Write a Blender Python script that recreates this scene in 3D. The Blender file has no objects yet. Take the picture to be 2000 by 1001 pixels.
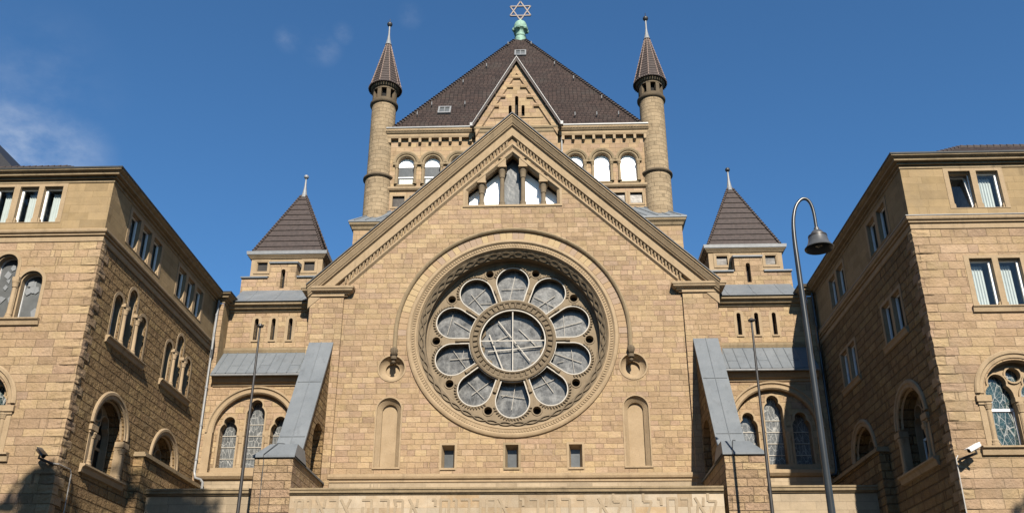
import bpy, bmesh, math, random
from mathutils import Vector, Matrix
from mathutils.geometry import tessellate_polygon
PI = math.pi
R = math.radians
random.seed(7)
scene = bpy.context.scene
COL = scene.collection

# ------------------------------------------------------------------ materials
ALBEDO = .5                    # base colours below are written for a brighter paint scale; this brings them to real-world reflectance
class NT:
    def __init__(s, mat):
        s.k = 1. if any(w in mat.name for w in ('white', 'curtain')) else ALBEDO
        mat.use_nodes = True
        s.t = mat.node_tree
        s.t.nodes.clear()
    def n(s, kind, **props):
        nd = s.t.nodes.new(kind)
        for k, v in props.items():
            setattr(nd, k, v)
        return nd
    def put(s, sock, v):
        if v is None:
            return
        if hasattr(v, 'is_linked'):
            s.t.links.new(v, sock)
        else:
            sock.default_value = v
    def m(s, op, a, b=None, c=None):
        nd = s.n('ShaderNodeMath', operation=op)
        for i, v in enumerate((a, b, c)):
            s.put(nd.inputs[i], v)
        return nd.outputs[0]
    def noise(s, vec, scale, detail=3, rough=.55, dim='3D', w=None):
        nd = s.n('ShaderNodeTexNoise', noise_dimensions=dim)
        if dim != '1D':
            s.put(nd.inputs['Vector'], vec)
        if w is not None:
            s.put(nd.inputs['W'], w)
        nd.inputs['Scale'].default_value = scale
        nd.inputs['Detail'].default_value = detail
        nd.inputs['Roughness'].default_value = rough
        return nd.outputs[0]
    def ramp(s, fac, stops, interp='LINEAR'):
        nd = s.n('ShaderNodeValToRGB')
        cr = nd.color_ramp
        cr.interpolation = interp
        while len(cr.elements) < len(stops):
            cr.elements.new(.5)
        for e, (p, c) in zip(cr.elements, stops):
            e.position = p
            e.color = (*c, 1)
        s.put(nd.inputs[0], fac)
        return nd.outputs[0]
    def smooth(s, v, a, b, lo=0., hi=1.):
        nd = s.n('ShaderNodeMapRange', interpolation_type='SMOOTHSTEP')
        s.put(nd.inputs[0], v)
        nd.inputs[1].default_value = a
        nd.inputs[2].default_value = b
        nd.inputs[3].default_value = lo
        nd.inputs[4].default_value = hi
        return nd.outputs[0]
    def mix(s, fac, a, b, blend='MIX'):
        nd = s.n('ShaderNodeMix', data_type='RGBA', blend_type=blend)
        s.put(nd.inputs[0], fac)
        for i, v in ((6, a), (7, b)):
            if isinstance(v, tuple):
                v = (*v, 1) if len(v) == 3 else v
            s.put(nd.inputs[i], v)
        return nd.outputs[2]
    def bump(s, h, dist, strength=1.):
        nd = s.n('ShaderNodeBump')
        s.put(nd.inputs['Height'], h)
        nd.inputs['Distance'].default_value = dist
        nd.inputs['Strength'].default_value = strength
        return nd.outputs[0]
    def out(s, col, rough=.8, nor=None, metal=0., spec=.3):
        b = s.n('ShaderNodeBsdfPrincipled')
        if isinstance(col, tuple):
            col = (*(x * s.k for x in col), 1)
        elif s.k != 1.:
            v = s.n('ShaderNodeVectorMath', operation='SCALE')
            s.put(v.inputs[0], col)
            v.inputs['Scale'].default_value = s.k
            col = v.outputs[0]
        s.put(b.inputs['Base Color'], col)
        s.put(b.inputs['Roughness'], rough)
        b.inputs['Metallic'].default_value = metal
        b.inputs['Specular IOR Level'].default_value = spec
        if nor is not None:
            s.put(b.inputs['Normal'], nor)
        o = s.n('ShaderNodeOutputMaterial')
        s.t.links.new(b.outputs[0], o.inputs[0])
        return b

def wallcoords(t, cyl=None):
    g = t.n('ShaderNodeNewGeometry')
    sp = t.n('ShaderNodeSeparateXYZ')
    t.put(sp.inputs[0], g.outputs['Position'])
    sn = t.n('ShaderNodeSeparateXYZ')
    t.put(sn.inputs[0], g.outputs['True Normal'])
    if cyl:
        cx, cy, r = cyl
        u = t.m('MULTIPLY', t.m('ARCTAN2', t.m('SUBTRACT', sp.outputs[1], cy), t.m('SUBTRACT', t.m('ABSOLUTE', sp.outputs[0]), cx)), r)
    else:
        k = t.m('GREATER_THAN', t.m('ABSOLUTE', sn.outputs[0]), t.m('ABSOLUTE', sn.outputs[1]))
        u = t.m('ADD', t.m('MULTIPLY', k, t.m('ADD', sp.outputs[1], 31.3)), t.m('MULTIPLY', t.m('SUBTRACT', 1., k), sp.outputs[0]))
    return g.outputs['Position'], u, sp.outputs[2]

def masonry(name, w, h, hues, mortar=.016, mcol=None, rock=.03, grain=14., jitter=.5, cyl=None, stain=.35, joint=.5, seed=0., hvar=.06, tile=0., shiftv=0.):
    """coursed blocks of uneven length; hues = colour ramp of the stones"""
    mat = bpy.data.materials.new(name)
    t = NT(mat)
    pos, u, v = wallcoords(t, cyl)
    v = t.m('ADD', v, seed + 50. + shiftv)
    if hvar:
        v = t.m('ADD', v, t.m('MULTIPLY', t.noise(None, 1.3, 1, .5, '1D', v), hvar * 2))
    vv = t.m('DIVIDE', v, h)
    row = t.m('FLOOR', vv)
    fv = t.m('FRACT', vv)
    wn = t.n('ShaderNodeTexWhiteNoise', noise_dimensions='1D')
    t.put(wn.inputs['W'], t.m('ADD', row, .37 + seed))
    rr = wn.outputs[0]
    uu = t.m('DIVIDE', u, w)
    uu = t.m('ADD', uu, t.m('MULTIPLY', rr, 9.7))
    if jitter:
        uu = t.m('ADD', uu, t.m('MULTIPLY', t.noise(None, .9, 2, .6, '1D', t.m('ADD', uu, t.m('MULTIPLY', row, 17.31))), jitter * 3))
    col = t.m('FLOOR', uu)
    fu = t.m('FRACT', uu)
    cmb = t.n('ShaderNodeCombineXYZ')
    t.put(cmb.inputs[0], col)
    t.put(cmb.inputs[1], row)
    w2 = t.n('ShaderNodeTexWhiteNoise', noise_dimensions='2D')
    t.put(w2.inputs['Vector'], cmb.outputs[0])
    rnd = w2.outputs[0]
    du = t.m('MULTIPLY', t.m('MINIMUM', fu, t.m('SUBTRACT', 1., fu)), w)
    dv = t.m('MULTIPLY', t.m('MINIMUM', fv, t.m('SUBTRACT', 1., fv)), h)
    wob = t.m('MULTIPLY', t.m('SUBTRACT', t.noise(pos, 9., 2), .5), mortar * 1.2)
    d = t.m('ADD', t.m('MINIMUM', du, dv), wob)
    face = t.smooth(d, mortar * .35, mortar * 1.3)
    c = t.ramp(rnd, hues)
    big = t.noise(pos, .35, 4, .6)
    mid = t.noise(pos, 3.1, 5, .62)
    fine = t.noise(pos, 26., 4, .7)
    c = t.mix(t.m('MULTIPLY', t.smooth(mid, .3, .75), .62), c, t.ramp(t.noise(pos, 4.3, 4), [(.3, hues[0][1]), (.7, hues[-1][1])]))
    shade = t.m('ADD', t.m('MULTIPLY', t.m('SUBTRACT', big, .5), stain * 1.6), t.m('MULTIPLY', t.m('SUBTRACT', fine, .5), .35))
    shade = t.m('ADD', shade, t.m('MULTIPLY', t.m('SUBTRACT', mid, .5), .55))
    shade = t.m('ADD', shade, t.m('MULTIPLY', t.m('SUBTRACT', w2.outputs[1] if False else t.m('FRACT', t.m('MULTIPLY', rnd, 7.13)), .55), .16))
    shade = t.m('SUBTRACT', shade, t.m('MULTIPLY', t.m('GREATER_THAN', t.m('FRACT', t.m('MULTIPLY', rnd, 13.7)), .93), .13))
    shade = t.m('ADD', 1., shade)
    cm = t.n('ShaderNodeVectorMath', operation='SCALE')
    t.put(cm.inputs[0], c)
    t.put(cm.inputs['Scale'], shade)
    c = cm.outputs[0]
    if not tile:
        mps = t.n('ShaderNodeMapping')
        t.put(mps.inputs[0], pos)
        mps.inputs['Scale'].default_value = (2.6, 2.6, .22)
        sk = t.smooth(t.noise(mps.outputs[0], 1.2, 6, .68), .52, .8)
        c = t.mix(t.m('MULTIPLY', sk, .38), c, tuple(x * .45 for x in hues[0][1]))
        gp = t.smooth(t.noise(pos, .55, 5, .7), .5, .78)
        c = t.mix(t.m('MULTIPLY', gp, .35), c, (.27, .225, .165))
    else:
        gp = t.smooth(t.noise(pos, .9, 5, .7), .45, .75)
        c = t.mix(t.m('MULTIPLY', gp, .5), c, (.095, .085, .075))
    mc = mcol or tuple(x * .5 for x in hues[0][1])
    c = t.mix(t.m('MULTIPLY', t.m('SUBTRACT', 1., face), joint), c, mc)
    hgt = t.m('ADD', t.m('MULTIPLY', face, .5), t.m('MULTIPLY', t.noise(pos, grain, 5, .65), 1.))
    hgt = t.m('ADD', hgt, t.m('MULTIPLY', t.noise(pos, grain * .35, 2, .5), 1.1))
    if tile:
        hgt = t.m('ADD', hgt, t.m('MULTIPLY', t.m('SUBTRACT', 1., fv), tile))
    t.out(c, .92, t.bump(hgt, rock), spec=.15)
    return mat

def plainstone(name, a, b, scale=2.2, rock=.012, streak=.0, dark=(.09, .075, .055), drough=.9, darkamt=.4):
    mat = bpy.data.materials.new(name)
    t = NT(mat)
    g = t.n('ShaderNodeNewGeometry')
    pos = g.outputs['Position']
    n1 = t.noise(pos, scale, 5, .62)
    c = t.ramp(n1, [(.28, a), (.72, b)])
    mp = t.n('ShaderNodeMapping')
    t.put(mp.inputs[0], pos)
    mp.inputs['Scale'].default_value = (3.2, 3.2, .35)
    st = t.smooth(t.noise(mp.outputs[0], 1.3, 5, .65), .5, .78)
    c = t.mix(t.m('MULTIPLY', st, darkamt), c, dark)
    c = t.mix(t.m('MULTIPLY', t.smooth(t.noise(pos, 24., 4, .7), .35, .8), .3), c, tuple(x * .6 for x in a))
    hg = t.noise(pos, 22., 5, .65)
    t.out(c, drough, t.bump(hg, rock), spec=.2)
    return mat

def simple(name, col, rough=.5, metal=0., var=.2, scale=6., spec=.4, bump=0.):
    mat = bpy.data.materials.new(name)
    t = NT(mat)
    g = t.n('ShaderNodeNewGeometry')
    n1 = t.noise(g.outputs['Position'], scale, 4, .6)
    c = t.ramp(n1, [(.3, tuple(x * (1 - var) for x in col)), (.7, tuple(min(1, x * (1 + var)) for x in col))])
    nor = t.bump(t.noise(g.outputs['Position'], scale * 4, 3), bump) if bump else None
    t.out(c, rough, nor, metal, spec)
    return mat

M = {}
H1 = [(0, (.44, .305, .185)), (.2, (.49, .35, .205)), (.4, (.46, .315, .215)), (.55, (.55, .405, .225)), (.75, (.475, .33, .20)), (.9, (.62, .465, .265)), (1, (.50, .355, .25))]
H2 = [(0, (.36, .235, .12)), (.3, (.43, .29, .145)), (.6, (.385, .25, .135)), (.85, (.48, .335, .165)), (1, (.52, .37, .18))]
HP = [(0, (.45, .355, .24)), (.4, (.52, .42, .295)), (.7, (.55, .435, .295)), (1, (.48, .385, .275))]
HI = [(0, (.50, .36, .22)), (.3, (.55, .44, .31)), (.55, (.62, .53, .41)), (.8, (.53, .37, .21)), (1, (.58, .50, .39))]
HS = [(0, (.40, .29, .155)), (.5, (.45, .33, .185)), (1, (.41, .30, .17))]
HT = [(0, (.36, .27, .17)), (.5, (.43, .33, .21)), (1, (.48, .37, .24))]
M['stone'] = masonry('hewn_sandstone', .46, .235, H1, mortar=.013, rock=.034, joint=.27)
M['wing'] = masonry('wing_sandstone', .62, .275, H1, mortar=.014, rock=.034, joint=.34, seed=3.)
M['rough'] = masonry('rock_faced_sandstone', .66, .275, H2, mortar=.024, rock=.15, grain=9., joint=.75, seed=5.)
M['pier'] = masonry('pier_sandstone', .6, .275, H1, mortar=.018, rock=.09, grain=10., joint=.6, seed=7.)
M['ashlar'] = masonry('smooth_yellow_ashlar', .7, .27, HS, mortar=.008, rock=.006, joint=.35, jitter=.4, seed=8.)
M['house'] = masonry('dark_brick', .24, .08, [(0, (.14, .06, .045)), (1, (.2, .09, .06))], mortar=.008, rock=.004, seed=12.)
M['plinth'] = masonry('pale_plinth_ashlar', .95, .27, HP, mortar=.009, rock=.006, joint=.5, seed=2.)
M['inscribed'] = masonry('weathered_inscription_stone', 1.25, .5, HI, mortar=.006, rock=.006, joint=.35, stain=.6, seed=4.)
M['turret'] = masonry('round_turret_sandstone', .42, .23, HT, mortar=.016, rock=.02, joint=.55, cyl=(7.43, 6.8, .68), seed=6.)
M['tower'] = masonry('tower_sandstone', .5, .25, H1, mortar=.014, rock=.015, joint=.45, seed=9.)
M['trim'] = plainstone('dressed_sandstone', (.44, .325, .2), (.55, .415, .265), darkamt=.3)
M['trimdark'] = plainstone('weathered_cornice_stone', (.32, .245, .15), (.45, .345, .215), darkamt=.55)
M['darkstone'] = plainstone('sooty_dark_stone', (.13, .10, .07), (.22, .17, .11), darkamt=.5)
M['carved'] = plainstone('carved_grey_stone', (.20, .155, .105), (.30, .235, .155), darkamt=.55)
M['letterstone'] = plainstone('weathered_letter_stone', (.43, .335, .23), (.51, .41, .285), 6., .01, darkamt=.4)
M['field'] = plainstone('rose_plate_stone', (.29, .225, .15), (.37, .29, .195), darkamt=.45)
T1 = [(0, (.050, .037, .034)), (.5, (.066, .047, .042)), (1, (.085, .058, .050))]
M['tile'] = masonry('brown_clay_tiles', .24, .2, T1, mortar=.018, rock=.03, grain=8., jitter=.0, hvar=0., joint=.8, stain=.25, tile=1.6, mcol=(.015, .012, .012))
M['tilefine'] = simple('brown_clay_tile', (.066, .047, .042), .75, var=.35, scale=7., bump=.01)
M['hip'] = simple('hip_tile', (.085, .062, .053), .7, var=.3, scale=5.)
M['mortarhip'] = simple('mortared_hip', (.33, .24, .20), .85, var=.2)
M['lead'] = plainstone('lead_sheet', (.185, .21, .235), (.26, .285, .31), 1.1, .006, dark=(.12, .13, .14), drough=.48, darkamt=.5)
M['leaddark'] = simple('lead_edge', (.06, .065, .07), .6, var=.2)
M['zinc'] = simple('zinc_gutter', (.31, .32, .33), .45, metal=.0, var=.15)
M['white'] = simple('white_paint', (.66, .66, .65), .4, var=.03)
M['whitebar'] = simple('pale_glazing_bar', (.58, .54, .47), .6, var=.12)
M['black'] = simple('dark_recess', (.006, .005, .005), .9, var=.2)
M['iron'] = simple('dark_painted_steel', (.045, .042, .042), .45, var=.25)
M['lamp'] = simple('grey_painted_lamp_post', (.042, .05, .058), .28, var=.2, scale=3.)
M['lampshade'] = simple('grey_lamp_shade', (.10, .105, .112), .35, var=.15)
M['slate'] = simple('dark_slate', (.02, .02, .024), .6, var=.3)
M['lampglass'] = simple('lamp_reflector', (.10, .09, .07), .25, var=.6, scale=30.)
M['verdigris'] = simple('verdigris_copper', (.30, .50, .40), .7, var=.35, scale=6.)
M['star'] = simple('oxidised_star_metal', (.17, .12, .105), .5, var=.2)
M['curtain'] = simple('white_curtain', (.40, .42, .415), .9, var=.05)
M['whitepane'] = simple('white_reflection_glazing', (.90, .90, .91), .18, var=.04, scale=1.5)  # bright cloud reflection in the glass, painted as plain white
M['leafA'] = simple('tree_leaf', (.06, .10, .03), .6, var=.5, scale=2.)
M['bark'] = simple('bark', (.12, .10, .08), .9, var=.3, scale=8., bump=.03)
M['asphalt'] = simple('asphalt', (.04, .04, .042), .9, var=.25, scale=12., bump=.01)
M['paving'] = masonry('paving_slabs', .6, .6, [(0, (.085, .08, .075)), (1, (.12, .115, .105))], mortar=.012, rock=.004)
M['earth'] = simple('ground', (.07, .075, .05), .95, var=.3, scale=.4)
M['kerb'] = simple('kerb_granite', (.33, .32, .30), .8, var=.2, scale=14.)
M['cable'] = simple('cable_conduit', (.55, .53, .50), .5, var=.1)
M['dark_room'] = simple('dark_room', (.30, .30, .30), .9, var=.3)
M['paper'] = simple('paper_cutout', (.27, .29, .31), .7, var=.1)

def glassmat(name, col, rough, spec, var, scale, veins=0., vs=.8):
    mat = bpy.data.materials.new(name)
    t = NT(mat)
    g = t.n('ShaderNodeNewGeometry')
    pos = g.outputs['Position']
    n = t.noise(pos, scale, 6, .68)
    c = t.ramp(n, [(.3, tuple(x * (1 - var) for x in col)), (.5, col), (.72, tuple(min(1, x * (1 + var * 1.5)) for x in col))])
    if veins:
        e = None
        for k, (sc, th) in enumerate(((veins, .05), (veins * 1.9, .05))):
            vo = t.n('ShaderNodeTexVoronoi', feature='DISTANCE_TO_EDGE')
            mp = t.n('ShaderNodeMapping')
            t.put(mp.inputs[0], pos)
            mp.inputs['Scale'].default_value = (1.5, 1., .55 + .5 * k)
            mp.inputs['Rotation'].default_value = (0, .4 * k, 0)
            t.put(vo.inputs['Vector'], mp.outputs[0])
            vo.inputs['Scale'].default_value = sc
            f = t.smooth(vo.outputs[0], .0, th, 1., 0.)
            e = f if e is None else t.m('MAXIMUM', e, t.m('MULTIPLY', f, .55))
        c = t.mix(t.m('MULTIPLY', e, vs), c, (.60, .60, .58))
    t.out(c, rough, t.bump(t.noise(pos, 2.5, 2), .012), 0., spec)
    return mat
M['roseglass'] = glassmat('dusty_rose_glazing', (.16, .16, .155), .22, .35, .75, 3.2, veins=2.2, vs=.16)
M['leadglass'] = glassmat('leaded_church_glass', (.13, .14, .145), .2, .5, .4, 3., veins=4.6)
M['tealglass'] = glassmat('leaded_teal_glass', (.03, .065, .07), .15, .5, .5, 3., veins=4.)
M['greyglass'] = glassmat('grey_window_glass', (.15, .16, .165), .22, .3, .25, 1.2)
M['darkpane'] = glassmat('dark_window_glass', (.012, .011, .010), .3, .25, .4, 2.)
M['dullpane'] = glassmat('dull_brown_glazing', (.075, .065, .055), .35, .2, .3, 3.)

def thin_glass():
    mat = bpy.data.materials.new('clear_window_glass')
    t = NT(mat)
    a = t.n('ShaderNodeBsdfTransparent')
    a.inputs[0].default_value = (.86, .9, .9, 1)
    b = t.n('ShaderNodeBsdfGlossy')
    b.inputs['Roughness'].default_value = .02
    b.inputs[0].default_value = (1, 1, 1, 1)
    fr = t.n('ShaderNodeFresnel')
    gm = t.n('ShaderNodeNewGeometry')
    t.put(fr.inputs[0], t.m('ADD', 1.55, t.m('MULTIPLY', gm.outputs['Backfacing'], 1 / 1.55 - 1.55)))
    mx = t.n('ShaderNodeMixShader')
    t.put(mx.inputs[0], t.m('MULTIPLY', fr.outputs[0], .9))
    t.t.links.new(a.outputs[0], mx.inputs[1])
    t.t.links.new(b.outputs[0], mx.inputs[2])
    o = t.n('ShaderNodeOutputMaterial')
    t.t.links.new(mx.outputs[0], o.inputs[0])
    return mat
M['clear'] = thin_glass()

# ------------------------------------------------------------------ mesh tools
class Frame:
    """local (u, v, w): along the wall, up, outward"""
    def __init__(s, fn):
        s.fn = fn
    def __call__(s, u, v, w=0.):
        return Vector(s.fn(u, v, w))
def front(y):
    return Frame(lambda u, v, w: (u, y - w, v))
def side(x, out):
    return Frame(lambda u, v, w: (x + out * w, u, v))

class MB:
    def __init__(s):
        s.v = []
        s.f = []
        s.runs = []
    def face(s, *pts):
        i = len(s.v)
        s.v += [tuple(p) for p in pts]
        s.f.append(tuple(range(i, i + len(pts))))
    def loft(s, rings, closed=True):
        """rings of equal length joined by quads"""
        n = len(rings[0])
        base = len(s.v)
        for r in rings:
            s.v += [tuple(p) for p in r]
        for k in range(len(rings) - 1):
            for i in range(n if closed else n - 1):
                j = (i + 1) % n
                s.f.append((base + k * n + i, base + k * n + j, base + (k + 1) * n + j, base + (k + 1) * n + i))
    def box(s, x0, x1, y0, y1, z0, z1):
        s.fbox(Frame(lambda u, v, w: (u, w, v)), x0, x1, z0, z1, y0, y1)
    def fbox(s, F, u0, u1, v0, v1, w0, w1):
        a = [F(u, v, w0) for u, v in ((u0, v0), (u1, v0), (u1, v1), (u0, v1))]
        b = [F(u, v, w1) for u, v in ((u0, v0), (u1, v0), (u1, v1), (u0, v1))]
        s.loft([a, b])
        s.face(*a)
        s.face(*b)
    def hexa(s, a, b):
        s.loft([a, b])
        s.face(*a)
        s.face(*b)
    def tess(s, F, outline, holes, w):
        pl = [[Vector((p[0], p[1], 0)) for p in outline]] + [[Vector((p[0], p[1], 0)) for p in h] for h in holes]
        tri = tessellate_polygon(pl)
        flat = [p for l in pl for p in l]
        i = len(s.v)
        s.v += [tuple(F(p.x, p.y, w)) for p in flat]
        s.f += [tuple(i + k for k in t) for t in tri]
    def wall(s, F, outline, holes=(), w=0., reveal=.3, back=None):
        """flat wall; each hole = outline, or (outline, depth); back = thickness"""
        hs = [(h, reveal) if not (isinstance(h, tuple) and len(h) == 2 and isinstance(h[0], list)) else h for h in holes]
        s.tess(F, outline, [h[0] for h in hs], w)
        for h, d in hs:
            s.loft([[F(p[0], p[1], w) for p in h], [F(p[0], p[1], w - d) for p in h]])
        if back:
            s.loft([[F(p[0], p[1], w) for p in outline], [F(p[0], p[1], w - back) for p in outline]])
    def plate(s, F, outline, w):
        s.tess(F, outline, [], w)
    def slab(s, F, outline, w0, w1, holes=()):
        s.tess(F, outline, holes, w1)
        s.tess(F, outline, holes, w0)
        for l in [outline] + list(holes):
            s.loft([[F(p[0], p[1], w0) for p in l], [F(p[0], p[1], w1) for p in l]])
    def cyl(s, p0, p1, r0, r1=None, n=10, caps=True):
        s.tube([p0, p1], [r0, r0 if r1 is None else r1], n, caps)
    def tube(s, pts, r, n=8, caps=True):
        pts = [Vector(p) for p in pts]
        if not isinstance(r, (list, tuple)):
            r = [r] * len(pts)
        rings = []
        nrm = None
        for i, p in enumerate(pts):
            d = (pts[min(i + 1, len(pts) - 1)] - pts[max(i - 1, 0)]).normalized()
            if nrm is None:
                nrm = d.orthogonal().normalized()
            else:
                nrm = (nrm - d * nrm.dot(d))
                nrm = nrm.normalized() if nrm.length > 1e-6 else d.orthogonal().normalized()
            b = d.cross(nrm)
            rings.append([p + (nrm * math.cos(2 * PI * k / n) + b * math.sin(2 * PI * k / n)) * r[i] for k in range(n)])
        s.loft(rings)
        if caps:
            s.face(*rings[0])
            s.face(*rings[-1])
    def lathe(s, c, prof, n=24, a0=0., square=False):
        rings = []
        for r, z in prof:
            rings.append([Vector((c[0] + r * math.cos(a0 + 2 * PI * k / n), c[1] + r * math.sin(a0 + 2 * PI * k / n), c[2] + z)) for k in range(n)])
        s.loft(rings)
    def arc(s, F, cu, cv, a0, a1, prof, n=24, closed=False):
        """profile of (radius, w) swept about (cu, cv); angles in degrees"""
        full = abs(a1 - a0) >= 359.9
        rings = []
        for k in range(n if full else n + 1):
            a = R(a0 + (a1 - a0) * k / n)
            rings.append([F(cu + r * math.cos(a), cv + r * math.sin(a), w) for r, w in prof])
        if full:
            rings.append(rings[0])
        s.loft(rings, closed)
        if not full:
            if closed:
                s.face(*rings[0])
                s.face(*rings[-1])
    def hmould(s, F, u0, u1, prof):
        """closed (v, w) profile along u"""
        a = [F(u0, v, w) for v, w in prof]
        b = [F(u1, v, w) for v, w in prof]
        s.hexa(a, b)
    def rake(s, F, p0, p1, prof):
        """closed profile (d below the line, w) swept along a sloping line, ends cut vertical"""
        (u0, v0), (u1, v1) = p0, p1
        L = math.hypot(u1 - u0, v1 - v0)
        k = L / abs(u1 - u0)
        a = [F(u0, v0 - d * k, w) for d, w in prof]
        b = [F(u1, v1 - d * k, w) for d, w in prof]
        s.hexa(a, b)
    def plan(s, path, prof, closed=False):
        """profile (out, z) swept along a plan path; out is to the right of travel; mitred"""
        P = [Vector((p[0], p[1])) for p in path]
        n = len(P)
        rings = []
        for i in range(n):
            ds = []
            if i > 0 or closed:
                ds.append((P[i] - P[i - 1]).normalized())
            if i < n - 1 or closed:
                ds.append((P[(i + 1) % n] - P[i]).normalized())
            ns = [Vector((d.y, -d.x)) for d in ds]
            m = sum(ns, Vector((0, 0)))
            m = m / m.dot(ns[0]) if len(ns) == 2 else ns[0]
            rings.append([Vector((P[i].x + m.x * o, P[i].y + m.y * o, z)) for o, z in prof])
        if closed:
            rings.append(rings[0])
        s.loft(rings, True)
        if not closed:
            s.face(*rings[0])
            s.face(*rings[-1])
    def build(s, name, mat, parent=None, smooth=False, label=None):
        me = bpy.data.meshes.new(name)
        if parent is not None and parent.get('_loc'):
            pass
        bm = bmesh.new()
        vs = [bm.verts.new(p) for p in s.v]
        mi, ri = 0, 0
        for k, f in enumerate(s.f):
            while ri < len(s.runs) and s.runs[ri][0] <= k:
                mi = s.runs[ri][1]
                ri += 1
            try:
                bm.faces.new([vs[i] for i in f]).material_index = mi
            except ValueError:
                pass
        bmesh.ops.remove_doubles(bm, verts=bm.verts, dist=2e-4)
        bmesh.ops.recalc_face_normals(bm, faces=bm.faces)
        bm.to_mesh(me)
        bm.free()
        if smooth:
            me.polygons.foreach_set('use_smooth', [True] * len(me.polygons))
            me.set_sharp_from_angle(angle=R(38))
        for m_ in (mat if isinstance(mat, list) else [mat]):
            me.materials.append(M[m_])
        ob = bpy.data.objects.new(name, me)
        COL.objects.link(ob)
        if parent is not None:
            ob.parent = parent
            off = Vector((0, 0, 0))
            p = parent
            while p is not None:
                off += p.location
                p = p.parent
            me.transform(Matrix.Translation(-off))
        if label:
            ob['label'] = label
        return ob

def tag(o, label=None, cat=None, group=None, kind=None):
    if label: o['label'] = label
    if cat: o['category'] = cat
    if group: o['group'] = group
    if kind: o['kind'] = kind
    return o
def thing(name, loc, label, cat, group=None):
    o = bpy.data.objects.new(name, None)
    o.empty_display_size = .5
    COL.objects.link(o)
    o.location = loc
    return tag(o, label, cat, group)

def rect(u0, u1, v0, v1):
    return [(u0, v0), (u1, v0), (u1, v1), (u0, v1)]
def archp(cu, hw, v0, vs, n=14):
    return [(cu - hw, v0), (cu + hw, v0)] + [(cu + hw * math.cos(PI * k / n), vs + hw * math.sin(PI * k / n)) for k in range(n + 1)]
def circ(cu, cv, r, n=32):
    return [(cu + r * math.cos(2 * PI * k / n), cv + r * math.sin(2 * PI * k / n)) for k in range(n)]
def trefoil(cu, hw, v0, vs, n=7):
    """lancet with a round lobe above two shoulders"""
    r2 = .64 * hw
    D = 1.02 * hw
    y = (D * D + hw * hw - r2 * r2) / (2 * D)
    x = math.sqrt(hw * hw - y * y)
    a = math.atan2(y, x)
    b = math.atan2(y - D, x)
    p = [(cu - hw, v0), (cu + hw, v0)]
    p += [(cu + hw * math.cos(a * k / n), vs + hw * math.sin(a * k / n)) for k in range(n)]
    m = 2 * n
    p += [(cu + r2 * math.cos(b + (PI - 2 * b) * k / m), vs + D + r2 * math.sin(b + (PI - 2 * b) * k / m)) for k in range(m + 1)]
    p += [(cu - hw * math.cos(a * k / n), vs + hw * math.sin(a * k / n)) for k in range(n - 1, -1, -1)]
    return p
def offset(poly, d):
    """grow a counter-clockwise outline by d"""
    n = len(poly)
    out = []
    for i in range(n):
        p0, p, p1 = Vector(poly[i - 1]), Vector(poly[i]), Vector(poly[(i + 1) % n])
        a, b = (p - p0), (p1 - p)
        if a.length < 1e-6: a = b
        if b.length < 1e-6: b = a
        a.normalize(); b.normalize()
        na, nb = Vector((a.y, -a.x)), Vector((b.y, -b.x))
        m = na + nb
        k = m.dot(na)
        m = m / k if k > .3 else na
        out.append((p.x + m.x * d, p.y + m.y * d))
    return out
def band(mb, F, poly, d0, d1, w0, w1, skip_bottom=True):
    """raised border that follows an outline, from offset d0 to d1"""
    a, b = offset(poly, d0), offset(poly, d1)
    n = len(poly)
    for i in range(n):
        j = (i + 1) % n
        if skip_bottom and i == 0:
            continue
        q0 = [F(*a[i], w0), F(*b[i], w0), F(*b[i], w1), F(*a[i], w1)]
        q1 = [F(*a[j], w0), F(*b[j], w0), F(*b[j], w1), F(*a[j], w1)]
        mb.loft([q0, q1])
def bar(mb, F, p, q, wd, w0, w1):
    """flat strip from p to q in a wall plane"""
    d = Vector((q[0] - p[0], q[1] - p[1]))
    L = d.length
    if L < 1e-5: return
    n = Vector((-d.y, d.x)) / L * wd / 2
    a = [(p[0] + n.x, p[1] + n.y), (p[0] - n.x, p[1] - n.y), (q[0] - n.x, q[1] - n.y), (q[0] + n.x, q[1] + n.y)]
    mb.hexa([F(x, y, w0) for x, y in a], [F(x, y, w1) for x, y in a])
def column(mb, F, u, w, v0, v1, r, cap=.22, base=.16):
    """small column with moulded base and block capital"""
    def ring(rr, v):
        return [F(u + rr * math.cos(2 * PI * k / 12), v, w + rr * math.sin(2 * PI * k / 12)) for k in range(12)]
    prof = [(r * 1.55, v0), (r * 1.55, v0 + base * .35), (r * 1.25, v0 + base * .5), (r * 1.35, v0 + base * .8), (r, v0 + base),
            (r * .92, v1 - cap), (r * 1.2, v1 - cap * .95), (r * 1.15, v1 - cap * .85), (r * 1.5, v1 - cap * .3), (r * 1.6, v1 - cap * .28), (r * 1.6, v1)]
    mb.loft([ring(rr, v) for rr, v in prof])
def curtain(mb, F, u0, u1, v0, v1, w, amp=.02, waves=5):
    n = waves * 6
    a, b = [], []
    for k in range(n + 1):
        u = u0 + (u1 - u0) * k / n
        ww = w + amp * math.sin(2 * PI * waves * k / n + .6 * math.sin(k))
        a.append(F(u, v0, ww))
        b.append(F(u, v1, ww * 1.0))
    mb.loft([a, b], False)

# ------------------------------------------------------------------ setting
def structure(name, mb, mat):
    o = mb.build(name, mat)
    o['kind'] = 'structure'
    return o
g = MB(); g.face((-400, -400, -.16), (400, -400, -.16), (400, 600, -.16), (-400, 600, -.16)); structure('ground', g, 'earth')
g = MB(); g.box(-60, 60, -52, -41, -.156, -.12); structure('road', g, 'asphalt')
g = MB(); g.box(-60, 60, -40.8, 3, -.156, 0); structure('pavement', g, 'paving')
g = MB(); g.box(-60, 60, -41, -40.8, -.156, .012); structure('kerb', g, 'kerb')

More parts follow.
